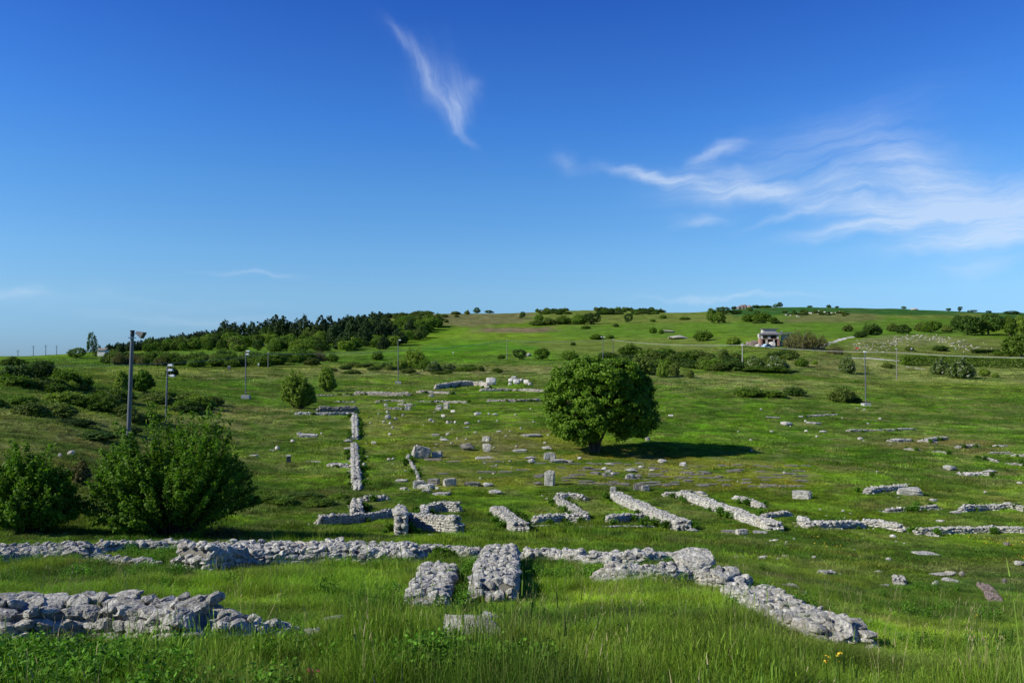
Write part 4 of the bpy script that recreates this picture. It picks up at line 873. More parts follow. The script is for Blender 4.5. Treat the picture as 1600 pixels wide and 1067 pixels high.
# old paving, grown over
for i in range(130):
    px = rs.uniform(690, 1260); py = rs.choice([724, 731, 735, 739, 743, 747, 752, 756])+rs.uniform(-1.2, 1.2)+(px-900)*.012
    if px < 840 and py > 740: continue
    x, y, z = at(px, py); me = matmesh(BLK[i % 5], 'slab')
    o = link('paving_slab', me); o.scale = (rs.uniform(.5, 1.2), rs.uniform(.35, .6), .14); o.location = (x, y, z+rs.uniform(-.03, .015)); o.rotation_euler = (0, 0, rs.uniform(-.08, .08)+.05)
    tag(o, 'worn grey paving slab grown over with flowering grass by the tree', 'paving slab', 'old paving slabs')
    WALLS.append((np.array([[x, y]]), .22))

# ------------------------------------------------------------------ trees and shrubs near at hand
def limb_tree(g, stems, mi=0):
    for pts, r0 in stems: tube(g, pts, [r0*(1-.8*i/(len(pts)-1)) for i in range(len(pts))], 8, mi)
def big_tree():
    x, y, z = at(930, 706); s = y/F; W = 176*s; Hh = 152*s
    t = empty('domed_tree', (x, y, z)); tag(t, 'large dense domed tree standing alone in the ruins', 'tree')
    cx = 9*s; E = [(cx, 0, Hh*.55, W*.42, W*.42, Hh*.40), (cx-W*.24, 0, Hh*.44, W*.25, W*.3, Hh*.32), (cx+W*.25, 0, Hh*.40, W*.24, W*.3, Hh*.30), (cx-W*.05, -W*.1, Hh*.70, W*.30, W*.28, Hh*.27), (cx+W*.17, 0, Hh*.66, W*.22, W*.26, Hh*.25), (cx-W*.12, W*.15, Hh*.60, W*.28, W*.28, Hh*.30), (cx-W*.20, -W*.08, Hh*.28, W*.20, W*.25, Hh*.18)]
    rg = np.random.RandomState(8)
    for k in range(16):
        a = rg.uniform(0, 6.28); el = rg.uniform(-.2, 1.0); E.append((cx+math.cos(a)*math.cos(el)*W*.38, math.sin(a)*math.cos(el)*W*.38, Hh*(.52+.36*math.sin(el)), W*rg.uniform(.10, .16), W*.13, Hh*rg.uniform(.09, .15)))
    V, Fs, v, _ = crown_clumps(5, E, 400, 125, .58, .19, .68, -.85)
    rg = np.random.RandomState(3); k = rg.rand(len(Fs)) < 1
    me = mesh_np('crown', V, Fs, {'v': v}, False, [M['leaf_big']]); link('crown', me, None, t)
    V2, F2, v2, _ = crown_clumps(9, [(a, b, c, d*.74, e*.74, f*.74) for a, b, c, d, e, f in E], 260, 60, .7, .26, .8, -.9)
    me2 = mesh_np('inner_leaves', V2, F2, {'v': v2}, False, [M['leaf_big']]); link('inner_leaves', me2, None, t)
    g = Geo(); st = []
    for a, dx, dy, r0 in [(0, -.9, .1, .22), (1, -.35, -.4, .2), (2, .25, .3, .24), (3, .75, -.2, .18), (4, 0, .6, .18)]:
        st.append(([(dx*.25, dy*.25, -.3), (dx*.6, dy*.6, 1.0), (dx*1.6, dy*1.6, 2.6), (dx*2.9, dy*2.9, 4.8)], r0))
    limb_tree(g, st); link('trunk', g.mesh('trunk', [M['bark']], True), None, t)
    WALLS.append((np.array([[x, y]]), .5))
big_tree()
def shrub_near(name, px, py, w, h, label, seed, nsh, per, leaf, mat, spread=.16, cat='bush', tops=(), group=None, lean=0, start=.2, depth=.85):
    x, y, z = at(px, py); s = y/F; W = w*s; Hh = h*s; y2 = y+W*.3; x2 = x*y2/y; z2 = min(H1(x2, y2), z+.15)
    t = empty(name, (x2, y2, z2)); tag(t, label, cat, group)
    V, Fs, v, paths = crown_shoots(seed, W, W*depth, Hh, nsh, per, leaf, spread, start, .22)
    Vs = [V]; F_ = [Fs]; vs = [v]; n = len(V)
    for dx, hh in tops:                       # taller shoots rising above the dome
        rg = np.random.RandomState(int(hh*100)); k = int(per*1.6); tt = rg.uniform(.45, 1, k)
        c = np.stack([dx*W*tt, rg.normal(size=k)*.03, Hh*hh*tt], 1)+rg.normal(size=(k, 3))*np.array((spread, spread, spread*.6))*(1.25-tt)[:, None]*1.6
        A, B = leaves(c, rg.normal(size=(k, 3)), leaf, rg); Vs.append(A); F_.append(B+n); vs.append(np.full(len(A), .7)); n += len(A); paths.append((np.zeros(3), np.array((dx*W*.5, 0, Hh*hh*.5)), np.array((dx*W, 0, Hh*hh))))
    link('crown', mesh_np('crown', np.concatenate(Vs), np.concatenate(F_), {'v': np.concatenate(vs)}, False, [M[mat]]), None, t)
    g = Geo()
    for i, (b, m_, tp) in enumerate(paths[::3]+paths[-len(tops):] if tops else paths[::3]):
        q = [b*(1-u)**2+2*m_*u*(1-u)+tp*u*u for u in (0, .3, .6, .92)]; r0 = Hh*.006
        tube(g, [tuple(p) for p in q], [r0*1.6, r0, r0*.6, r0*.2], 5, 0, False)
    link('trunk', g.mesh('trunk', [M['bark']], True), None, t)
    return t
shrub_near('large_bush', 268, 842, 292, 192, 'large spreading leafy bush behind the left walls, its shoots above the lamp post foot', 4, 420, 150, .085, 'leaf_bush', .17, tops=[(-.13, 1.16), (-.10, 1.14), (.06, 1.08), (.22, 1.12), (.29, 1.10), (-.33, .98), (.33, .98), (.12, 1.06), (-.02, 1.10)])
shrub_near('bush', 48, 838, 158, 138, 'rounded bush at the left edge beside the larger one', 14, 300, 130, .085, 'leaf_bush', .18, tops=[(-.15, 1.05), (.2, 1.03)])
shrub_near('olive_bush', 466, 640, 58, 62, 'pale green bush with tufted top, left one of the pair by the room corner', 24, 260, 70, .17, 'leaf_light', .26)
shrub_near('olive_bush', 511, 613, 32, 38, 'smaller bright bush, right one of the pair by the room corner', 25, 200, 60, .17, 'leaf_light', .26)
shrub_near('bush', 219, 612, 46, 36, 'dark round bush right of the tall lamp post', 26, 220, 70, .15, 'leaf_bush', .24)
shrub_near('bush', 190, 618, 22, 40, 'bright narrow bush behind the tall lamp post', 27, 130, 60, .14, 'leaf_light', .22)
shrub_near('bush', 692, 884, 56, 30, 'small dark bush growing over the wall between the piers', 28, 150, 60, .045, 'leaf_bush', .07)
shrub_near('dry_plant', 350, 843, 70, 22, 'brownish dry weeds between the large bush and the wall', 29, 120, 40, .04, 'brown', .08, cat='plant')
shrub_near('bush', 125, 757, 32, 38, 'small reddish brown bush between the two big left bushes', 30, 90, 60, .09, 'brown', .15)

# ------------------------------------------------------------------ farther trees
far_models(); P_ = plant
for a in [
 ('bush', 103, 606, 50, 34, 'leafy bright topped bush on the left bank'), ('bushlight', 128, 606, 34, 26, 'lighter bush at the right flank of the bank'), ('bushdark', 60, 598, 60, 38, 'dark spreading bush on top of the left bank'), ('bushdark', 25, 600, 60, 36, 'dark bush at the left edge of the bank'),
 ('bushdark', 268, 588, 20, 17, 'small dark bush behind the second lamp post'), ('bush', 70, 578, 30, 20, 'bush behind the dark ones on the bank top'), ('bush', 20, 572, 40, 16, 'bush on the horizon at the left edge'),
 ('spire', 144, 558, 17, 37, 'tall slender tree left of the wood'), ('round', 120, 560, 26, 18, 'spreading tree left of the slender one'), ('spire', 155, 556, 8, 16, 'little slender tree right of the tall one'), ('round', 165, 556, 14, 12, 'small round tree at the left end of the wood'), ('pine', 163, 555, 7, 11, 'little dark conifer right of the slender tree'),
 ('bushlight', 648, 575, 40, 33, 'big rounded light green bush behind the lamp post'), ('bushlight', 625, 577, 26, 18, 'yellow green bush left of the rounded one'), ('haw', 678, 582, 30, 18, 'blossoming shrub below the rounded light green bush'), ('haw', 700, 580, 30, 12, 'low whitish shrub right of it'), ('bush', 665, 580, 22, 20, 'green shrub at the foot of the rounded one'),
 ('bush', 590, 563, 22, 16, 'green bush by the field edge, middle'), ('bush', 520, 566, 18, 16, 'small round bush in the green slope'), ('bush', 470, 566, 46, 22, 'brownish green bush on the slope edge'),
 ('rounddark', 811, 562, 27, 18, 'left of two round bushes above the field'), ('round', 847, 563, 28, 21, 'right of two round bushes above the field'), ('bush', 890, 563, 30, 17, 'bush right of the two round ones'), ('bush', 783, 561, 14, 8, 'small bush left of the two round ones'),
 ('scrub', 1000, 586, 52, 34, 'brown green thicket right behind the tree crown'), ('bushlight', 1036, 590, 22, 28, 'bright upright bush right of the crown'), ('scrub', 1054, 588, 18, 20, 'greyish bush beside the bright upright one'), ('scrub', 1077, 591, 18, 16, 'thin small bush in the pale grass'), ('bush', 1020, 560, 50, 18, 'dark green shrub line behind the thicket'), ('bush', 985, 556, 40, 20, 'green bush over the crown top'),
 ('bush', 1110, 578, 46, 22, 'dark bush in the hedge band, left'), ('bush', 1075, 568, 40, 20, 'bush in the hedge band above the small one'), ('scrub', 1090, 562, 30, 16, 'grey green shrub in the hedge band'), ('scrub', 1130, 566, 24, 22, 'purplish grey shrub in the hedge band'), ('bushdark', 1145, 580, 40, 22, 'dense green shrub left of the wooden pole'), ('haw', 1128, 560, 22, 14, 'blossoming shrub top in the hedge band'),
 ('haw', 1178, 578, 34, 24, 'white flecked hawthorn right of the wooden pole'), ('haw', 1212, 580, 38, 24, 'second white flecked hawthorn, farther right'), ('bush', 1195, 582, 80, 10, 'low green foot of the hawthorn pair'), ('bush', 1252, 573, 22, 15, 'loose green bush right of the hawthorns'), ('bushlight', 1273, 570, 12, 8, 'little olive bush in the pale strip'),
 ('haw', 1324, 584, 25, 34, 'upright white blossoming hawthorn beside the lamp post'), ('bush', 1170, 621, 60, 17, 'flat green bramble patch in the meadow, left part'), ('bush', 1205, 622, 46, 14, 'flat green bramble patch in the meadow, middle part'), ('bushdark', 1240, 620, 36, 18, 'flat green bramble patch in the meadow, right part'),
 ('scrub', 1318, 630, 50, 29, 'dark olive thorn bush left of the lamp foot'), ('bushdark', 1338, 630, 18, 11, 'small dark bush between the thorn bush and lamp foot'), ('haw', 1468, 586, 34, 27, 'white blossoming bush, left one of the pair in front of the hedge'), ('haw', 1500, 592, 42, 35, 'larger blossoming bush, right one of the pair before the hedge'), ('bushlight', 1538, 588, 18, 14, 'small yellow green bush in front of the hedge'), ('bushlight', 1555, 590, 12, 8, 'smallest yellow green bush before the hedge'),
 ('bushlight', 1415, 571, 16, 15, 'bright bush at the left end of the hedge'), ('scrub', 1387, 575, 20, 9, 'dry shrub beside the white road'), ('brown', 1250, 546, 56, 32, 'feathery brown budding thicket right of the house'), ('brown', 1275, 547, 40, 26, 'lower brown thicket next to the feathery one'), ('brown', 1305, 554, 30, 16, 'reddish brown shrub at the track foot'), ('scrub', 1212, 541, 12, 12, 'grey bush in front of the house'),
 ('rounddark', 1512, 524, 52, 34, 'wide dark evergreen on the right hill, left part'), ('rounddark', 1545, 524, 46, 38, 'wide dark evergreen on the right hill, right part'), ('round', 1578, 526, 26, 36, 'mid green tree at the right edge of the hill'), ('roundlight', 1598, 523, 26, 36, 'bright tree at the far right edge'), ('round', 1596, 560, 56, 42, 'big bright tree cut by the right edge'), ('rounddark', 1496, 512, 22, 22, 'dark tree left of the wide evergreens'),
 ('bushdark', 1468, 548+1, 26, 10, 'dark clipped bush behind the hedge'), ('scrub', 1421, 549, 14, 9, 'bare shrub beside a white sign'), ('bush', 1560, 556, 16, 9, 'small bush behind the right part of the hedge'),
 ('bushdark', 1362, 524, 30, 20, 'dark bush above the white track'), ('bushdark', 1345, 528, 22, 12, 'low dark bush at the track end'), ('rounddark', 1412, 522, 24, 17, 'dark round bush behind the rocky knoll'), ('scrub', 1440, 518, 30, 17, 'brown green thicket behind the knoll'), ('round', 1455, 520, 30, 20, 'green thicket behind the knoll, right'), ('scrub', 1395, 518, 22, 14, 'bare shrub behind the knoll, left'), ('scrub', 1325, 518, 16, 12, 'bare shrub on the field edge'), ('scrub', 1480, 519, 20, 12, 'shrub between the knoll and the evergreens'),
 ('round', 1112, 505, 18, 26, 'round tree on the middle slope, left of two'), ('round', 1124, 506, 22, 20, 'round tree on the middle slope, right of two'), ('rounddark', 1130, 492, 24, 14, 'dark tree high on the slope'), ('bush', 1170, 503, 30, 16, 'left clump of the shrub group over the house'), ('bush', 1190, 503, 30, 18, 'right clump of the shrub group over the house'), ('rounddark', 1182, 496, 12, 12, 'little dark tree in the group over the house'), ('bush', 1206, 503, 16, 10, 'small clump right of the shrub group'),
 ('rounddark', 1150, 491, 20, 7, 'dark low tree on the slope'), ('round', 1172, 487, 10, 8, 'small tree below the pink crag'), ('bush', 1185, 480, 30, 5, 'low hedge right of the pink crag'), ('rounddark', 1218, 475, 10, 9, 'little tree on the skyline right of the crag'), ('round', 1212, 476, 9, 6, 'tiny tree on the skyline next to it'), ('bushdark', 1147, 480, 11, 6, 'dark bush left of the pink crag'), ('bush', 1198, 478, 20, 4, 'low hedge leading to the skyline tree'),
 ('bushdark', 1265, 475, 10, 3, 'low bush on the flat skyline, first'), ('bushdark', 1295, 475, 7, 5, 'little bush on the flat skyline, second'), ('bushdark', 1308, 476, 7, 3, 'little bush on the flat skyline, third'), ('round', 1412, 481, 9, 5, 'grey round bush on the right skyline'), ('rounddark', 1482, 486, 8, 5, 'small tree on the right skyline, left'), ('rounddark', 1500, 487, 8, 9, 'small tree on the right skyline, tallest'), ('rounddark', 1520, 488, 16, 4, 'low trees on the right skyline'), ('rounddark', 1545, 489, 10, 4, 'tiny trees on the right skyline'), ('rounddark', 1582, 491, 26, 6, 'dark trees on the skyline at the right edge'),
 ('rounddark', 983, 504, 15, 16, 'small dark tree on the slope over the big crown'), ('rounddark', 925, 507, 30, 20, 'right tree of the shrub belt on the ridge slope'), ('bush', 905, 507, 30, 20, 'middle tree of the shrub belt on the ridge slope'), ('bush', 880, 507, 30, 15, 'shrub in the belt on the ridge slope'), ('scrub', 858, 508, 30, 12, 'brownish shrub in the belt'), ('scrub', 838, 509, 26, 10, 'grey shrub at the left of the belt'), ('rounddark', 816, 498, 12, 12, 'small dark tree left of the belt'), ('bush', 842, 502, 14, 12, 'shrub above the belt'),
 ('rounddark', 1018, 484, 10, 9, 'round tree at the right end of the ridge'), ('rounddark', 745, 487, 14, 11, 'dome shaped dark tree on the bare skyline'), ('rounddark', 765, 488, 16, 6, 'low dark trees right of the dome shaped one'), ('rounddark', 1000, 487, 12, 5, 'dark bush near the ridge end'),
 ('bush', 1020, 521, 14, 13, 'left small bush on the grassy rise'), ('bush', 1033, 522, 10, 9, 'right small bush on the grassy rise'), ('bush', 1098, 533, 32, 18, 'leafy bush left of the house field'), ('bush', 932, 531, 24, 10, 'low bush in the olive slope'), ('bush', 953, 529, 14, 7, 'small bush right of the low one'), ('bush', 915, 514, 18, 6, 'flat scrub below the belt'), ('scrub', 962, 511, 10, 6, 'tiny shrub on the slope'),
 ('bushlight', 1146, 540, 22, 16, 'pale bush left of the house'), ('bush', 895, 540, 10, 7, 'little bush in the olive grass'), ('bush', 1036, 498, 14, 7, 'bush on the straw slope'), ('bush', 1020, 503, 10, 5, 'small bush on the straw slope, left'), ('bush', 1070, 500, 18, 5, 'low shrubs on the straw slope')]:
    P_(*a)
# woods on the left hillside
rs = random.Random(11)
def lerp(t_, a): 
    for (x0, y0), (x1, y1) in zip(a, a[1:]):
        if x0 <= t_ <= x1: return y0+(y1-y0)*(t_-x0)/(x1-x0)
    return a[-1][1] if t_ > a[-1][0] else a[0][1]
CREST = [(150, 552), (200, 549), (300, 535), (400, 521), (500, 513), (600, 496), (700, 489), (800, 489)]
px = 170
while px < 345:                       # pine belt on the skyline
    P_('pine', px, lerp(px, [(170, 551), (200, 548), (345, 530)])+rs.uniform(0, 2), rs.uniform(9, 13), rs.uniform(11, 15)+(px-170)*.03, 'dark pine in the long skyline belt at the left of the wood', 'pines of the skyline belt'); px += rs.uniform(4.0, 5.5)
for px, py, w, h in [(352, 529, 24, 27), (366, 528, 22, 23), (380, 528, 21, 23), (394, 528, 22, 24), (406, 529, 22, 26), (418, 526, 22, 26), (430, 528, 26, 36), (441, 529, 24, 34), (452, 528, 22, 27), (476, 529, 24, 35), (464, 529, 22, 29), (487, 527, 18, 22)]:
    P_('pine', px, py, w, h, 'large dark pine standing above the left of the wood', 'tall pines left of the wood')
for px, py, w, h in [(502, 533, 26, 40), (516, 530, 26, 36), (530, 532, 24, 34), (541, 528, 22, 32), (551, 536, 26, 40), (563, 534, 26, 38), (575, 536, 22, 36), (588, 534, 22, 36), (600, 532, 24, 32), (612, 532, 22, 28), (522, 540, 26, 36), (570, 541, 26, 34), (594, 538, 26, 32), (545, 520, 22, 26), (566, 518, 20, 24), (586, 516, 20, 24), (548, 508, 16, 14), (560, 506, 14, 14), (570, 502, 14, 12), (583, 500, 15, 13), (594, 498, 15, 12), (606, 498, 15, 9), (640, 528, 20, 26), (622, 540, 26, 24), (536, 546, 26, 26), (600, 546, 20, 20)]:
    P_('pine', px, py, w, h, 'dark pine in the dense middle of the wood', 'pines in the middle of the wood')
for i in range(190):                   # mixed broadleaf slope
    px = rs.uniform(175, 690); top = lerp(px, CREST)+4; bot = lerp(px, [(175, 553), (300, 548), (480, 552), (620, 546), (700, 516)])
    if bot-top < 2: continue
    py = top+(bot-top)*rs.uniform(.1, 1)**.8; k = rs.choice(['round', 'round', 'bush', 'rounddark', 'roundlight', 'roundlight', 'scrub'])
    P_(k, px, py, rs.uniform(15, 30), rs.uniform(12, 23), {'round': 'mid green leafy tree on the slope of the left wood', 'bush': 'green shrub on the slope of the left wood', 'rounddark': 'dark leafy tree on the slope of the left wood', 'roundlight': 'light green tree on the slope of the left wood', 'scrub': 'olive scrub bush on the slope of the left wood'}[k], 'leafy trees on the slope of the left wood')
for i in range(110):                   # hedgerow under the wood
    px = rs.uniform(165, 500); k = rs.choice(['bush', 'bush', 'scrub', 'bushdark', 'round', 'brown'])
    P_(k, px, lerp(px, [(165, 568), (300, 572), (400, 572), (500, 570)])+rs.uniform(-8, 2), rs.uniform(16, 34), rs.uniform(11, 22), {'bush': 'green shrub in the hedgerow under the wood', 'scrub': 'olive shrub in the hedgerow under the wood', 'bushdark': 'dark shrub in the hedgerow under the wood', 'round': 'leafy tree in the hedgerow under the wood', 'brown': 'brown budding shrub in the hedgerow under the wood'}[k], 'hedgerow shrubs under the wood')
for i in range(26):
    px = rs.uniform(500, 780); k = rs.choice(['bush', 'scrub', 'bushdark'])
    P_(k, px, rs.uniform(572, 586) if px < 720 else rs.uniform(578, 583), rs.uniform(12, 30), rs.uniform(5, 10), {'bush': 'low green shrub on the bank behind the field', 'scrub': 'low olive scrub on the bank behind the field', 'bushdark': 'low dark shrub on the bank behind the field'}[k], 'shrubs along the bank behind the field')
for i in range(90):                   # heath scrub on the bare hill
    px = rs.gauss(640, 35); py = rs.uniform(490, 512)
    if px < 600 and py < 500: continue
    if px > 735: continue
    P_('scrub' if rs.random() < .6 else 'bushdark', px, max(py, 490), rs.uniform(8, 20), rs.uniform(4, 8), 'low heath scrub bush on the bare brown hill', 'scrub on the bare brown hill')
for i in range(90):                   # ridge scrub
    px = rs.uniform(930, 1035) if i < 62 else rs.uniform(838, 890)
    P_(rs.choice(['scrub', 'bushdark', 'bush']), px, rs.uniform(482, 492), rs.uniform(7, 16), rs.uniform(3.5, 7), 'low dark bush on the middle ridge', 'bushes on the middle ridge')
for i in range(34):
    px = rs.uniform(1172, 1330) ; P_(rs.choice(['scrub', 'bushdark']), px, rs.uniform(487, 494)+(2 if px > 1310 else 0) if px > 1225 else rs.uniform(504, 506), rs.uniform(5, 14), rs.uniform(2.5, 5), 'low dark scrub in the strip on the green hill', 'scrub in the strip on the green hill')
for i in range(34):                   # bank undergrowth
    px = rs.uniform(-20, 340); py = lerp(px, [(-20, 605), (100, 605), (200, 618), (340, 632)])+rs.uniform(0, 1)**1.8*lerp(px, [(-20, 60), (180, 60), (340, 6)])
    k = rs.choice(['bush', 'bushlight', 'bushlight', 'scrub', 'scrub']); w = rs.uniform(26, 66)
    P_(k, px, py, w, w*rs.uniform(.32, .55), {'bush': 'low green undergrowth shrub on the left bank', 'scrub': 'low olive undergrowth shrub on the left bank', 'bushdark': 'low dark undergrowth shrub on the left bank', 'bushlight': 'low light green undergrowth shrub on the left bank'}[k], 'undergrowth shrubs on the left bank')
for px, py, w, h in [(150, 690, 70, 16), (200, 680, 50, 14), (120, 668, 60, 14), (230, 660, 60, 16), (440, 790, 60, 14), (500, 792, 50, 14), (470, 780, 60, 10), (410, 786, 50, 14), (290, 645, 50, 12), (320, 640, 40, 10), (530, 780, 30, 10)]:
    P_('bushdark' if px < 300 else 'bush', px, py, w, h, 'flat dark green weed clump on the grassy bank', 'weed clumps on the banks', name='weed_clump', cat='plant')
for i in range(60):
    px = rs.uniform(940, 1240); P_(rs.choice(['bush', 'scrub', 'scrub', 'bushdark']), px, rs.uniform(556, 580), rs.uniform(16, 38), rs.uniform(9, 17), 'shrub filling the hedge band in front of the house', 'shrubs of the hedge band')

# ------------------------------------------------------------------ hedge on the right
def hedge(px0, py0, px1, py1, h, w, label, mat, seed):
    a = at(px0, py0); b = at(px1, py1); L = math.hypot(b[0]-a[0], b[1]-a[1]); ang = math.atan2(b[1]-a[1], b[0]-a[0]); rg = np.random.RandomState(seed)
    n = int(L*190); t_ = rg.uniform(0, 1, n); side = rg.choice([0, 1, 2], n, p=[.45, .25, .3])
    o = np.where(side == 0, -w/2, np.where(side == 1, w/2, rg.uniform(-w/2, w/2, n)))+rg.normal(size=n)*.1
    X = a[0]+(b[0]-a[0])*t_ - math.sin(ang)*o; Y = a[1]+(b[1]-a[1])*t_ + math.cos(ang)*o
    hz = hgt(X, Y); hh = h*(.92+.16*fbm(t_*L/3, t_*0, seed, 3)); Zl = np.where(side == 2, hh, rg.uniform(0, 1, n)*hh)+rg.normal(size=n)*.08
    nr = np.stack([np.where(side == 0, math.sin(ang), np.where(side == 1, -math.sin(ang), 0)), np.where(side == 0, -math.cos(ang), np.where(side == 1, math.cos(ang), 0)), np.where(side == 2, 1, .2)], 1)
    P = np.stack([X, Y, hz+Zl], 1); c = P.mean(0); V, Fs = leaves(P-c, nr, .3, rg)
    o_ = link('hedge', mesh_np('hedge', V, Fs, {'v': np.repeat(rg.uniform(0, 1, n), 4)}, False, [M[mat]]), None, None, tuple(c)); tag(o_, label, 'hedge')
hedge(1408, 571, 1640, 574, 2.9, 2.0, 'long clipped green hedge on the right', 'leaf_mid', 1)
hedge(1520, 552, 1560, 552, 1.2, 1.6, 'short dark hedge behind the long one', 'leaf_dark', 2)

# ------------------------------------------------------------------ lamp posts, poles and cables
def lamp_post(px, top, d, r, label, lamps, base=True, lean=0.0, big=False):
    x = (px-800)/F*d; zt = -(top-HY)/F*d; zb = H1(x, d); Hh = zt-zb
    t = empty('lamp_post', (x, d, zb)); tag(t, label, 'lamp post', 'lamp posts around the ruins'); t.rotation_euler = (0, lean, 0)
    g = Geo(); tube(g, [(0, 0, -.3), (0, 0, Hh*.5), (0, 0, Hh)], [r, r*.88, r*.74], 12); link('pole', g.mesh('pole', [M['metal']], True), None, t)
    if base:
        g = Geo(); box(g, (0, 0, .2), (1.2, 1.2, .6), .1, 0, .96); link('concrete_base', g.mesh('concrete_base', [M['concrete']]), None, t)
    if big:
        g = Geo(); tube(g, [(0, 0, Hh-.02), (0, 0, Hh+.34)], .09, 10); tube(g, [(0, 0, Hh+.12), (0, 0, Hh+.16)], .12, 10); tube(g, [(0, 0, Hh+.28), (0, 0, Hh+.36)], .115, 10); link('pole_cap', g.mesh('pole_cap', [M['dmetal']]), None, t)
        g = Geo(); tube(g, [(.05, 0, Hh+.20), (.22, 0, Hh+.22)], .03, 6); box(g, (0, 0, Hh-.02), (.34, .2, .05), .3); link('bracket', g.mesh('bracket', [M['wmetal']]), None, t)
        g = Geo(); V = [(-.05, -.06, .06), (-.05, .06, .06), (-.05, .06, -.06), (-.05, -.06, -.06), (.34, -.2, .2), (.34, .2, .2), (.34, .2, -.14), (.34, -.2, -.14)]
        ca, sa = math.cos(.45), math.sin(.45); V = [(.25+a*ca+c*sa, b, Hh+.24-a*sa+c*ca) for a, b, c in V]
        g.add(V, [(0, 1, 2, 3), (4, 7, 6, 5), (0, 4, 5, 1), (1, 5, 6, 2), (2, 6, 7, 3), (3, 7, 4, 0)]); hd = link('floodlight', g.mesh('floodlight', [M['dmetal']]), None, t)
    for k, (dx, dz, rz) in enumerate(lamps):
        g = Geo(); tube(g, [(0, 0, Hh+dz), (dx*.6, -.05, Hh+dz)], .03, 6); box(g, (dx, -.1, Hh+dz), (.42, .34, .2), rz, 0, .8); fl = link('floodlight', g.mesh('floodlight', [M['wmetal']]), None, t)
        g = Geo(); box(g, (dx, -.1, Hh+dz-.115), (.34, .26, .02), rz); link('lamp_glass', g.mesh('lamp_glass', [M['dmetal']]), None, fl)
    return t
lamp_post(197, 527, 40, .115, 'tall lamp post nearest the viewer behind the large bush', [], False, .038, True)
lamp_post(259, 572, 78, .10, 'lamp post half hidden by the large bush, second from left', [(.35, .12, 0), (.35, -.35, 0), (.55, -.9, 0)], False, .03)
lamp_post(384, 549, 118, .10, 'lamp post on a concrete base in the pale grass, third from left', [(.4, .05, 0), (.3, -.4, 0)], True, .0)
lamp_post(622, 532, 160, .10, 'lamp post on a concrete base in front of the light green bush', [(.4, .1, 0)], True, 0)
lamp_post(942, 527, 215, .10, 'lamp post rising just above the domed tree', [(-.4, .1, 0), (.4, .1, 0)], False, 0)
lamp_post(1353, 551, 132, .10, 'lamp post on the right standing in the meadow', [(0, .15, 0)], True, -.02)
def pole(name, px, top, py, r, label, mat='wood', arm=0, group=None, d=None):
    x, y, z = at(px, py) if d is None else atd(px, d)
    Hh = -(top-HY)/F*y - z; t = empty(name, (x, y, z)); tag(t, label, 'pole', group)
    g = Geo(); tube(g, [(0, 0, -.3), (0, 0, Hh)], [r, r*.7], 8); link('post', g.mesh('post', [M[mat]], True), None, t)
    g = Geo()
    if arm:
        box(g, (0, 0, Hh-.5), (arm, .16, .16)); box(g, (0, 0, Hh-1.6), (arm*.6, .16, .16)); link('crossarm', g.mesh('crossarm', [M[mat]]), None, t)
    else:
        box(g, (0, 0, Hh+.03), (r*3.2, r*2.4, .12)); link('cap', g.mesh('cap', [M['wmetal']]), None, t)
    return Vector((x, y, z+Hh))
pA = pole('telephone_pole', 792, 531, 562, .13, 'telephone pole left of the round bushes', group='telephone poles')
pB = pole('telephone_pole', 958, 530, 558, .13, 'telephone pole over the right of the domed crown', group='telephone poles')
pC = pole('telephone_pole', 1160, 537, 574, .15, 'pale telephone pole in front of the hedge band', 'concrete', group='telephone poles')
pD = pole('telephone_pole', 1401, 545, 594, .13, 'telephone pole in the meadow right of the lamp post', group='telephone poles')
pE = pole('telephone_pole', 419, 551, 575, .12, 'faint telephone pole under the left wood', group='telephone poles')
pF = pole('telephone_pole', -60, 567, 575, .12, 'telephone pole beyond the left edge', group='telephone poles', d=120)
pG = pole('telephone_pole', 1720, 556, 600, .13, 'telephone pole beyond the right edge', group='telephone poles', d=150)
def cable(a, b, sag, label, r=.055):
    g = Geo(); n = 14; tube(g, [tuple(a.lerp(b, i/n)+Vector((0, 0, -sag*4*(i/n)*(1-i/n)))) for i in range(n+1)], r, 5, 0, False)
    tag(link('overhead_cable', g.mesh('overhead_cable', [M['wire']])), label, 'cable', 'overhead cables')
o_ = Vector((0, 0, -.35))
cable(pF+o_, pE+o_, 1.2, 'thin cable from the left edge to the pole under the wood', .03); cable(pE+o_, pA+o_, 1.4, 'cable across the green slope to the pole by the round bushes'); cable(pA+o_, pB+o_, .6, 'cable running behind the domed crown')
cable(pB+o_, pC+o_, .8, 'cable between the domed crown and the pale pole'); cable(pC+o_, pD+Vector((0, 0, -.9)), .5, 'cable between the pale pole and the meadow pole'); cable(pD+Vector((0, 0, -.9)), pG+o_, .5, 'cable from the meadow pole to the right edge')
for px, top, py, arm, lab in [(28, 547, 560, 2.6, 'utility pole farthest left on the horizon'), (52, 540, 559, 3.2, 'utility pole with a wide crossarm on the horizon'), (71.5, 539, 559, 2.6, 'third utility pole from the left on the horizon'), (88.5, 540, 559, 2.0, 'fourth utility pole from the left on the horizon'), (104, 550, 558, 1.6, 'smallest utility pole on the horizon')]:
    pole('utility_pole', px, top, py, .22, lab, 'dmetal', arm, 'utility poles on the left horizon', d=600)

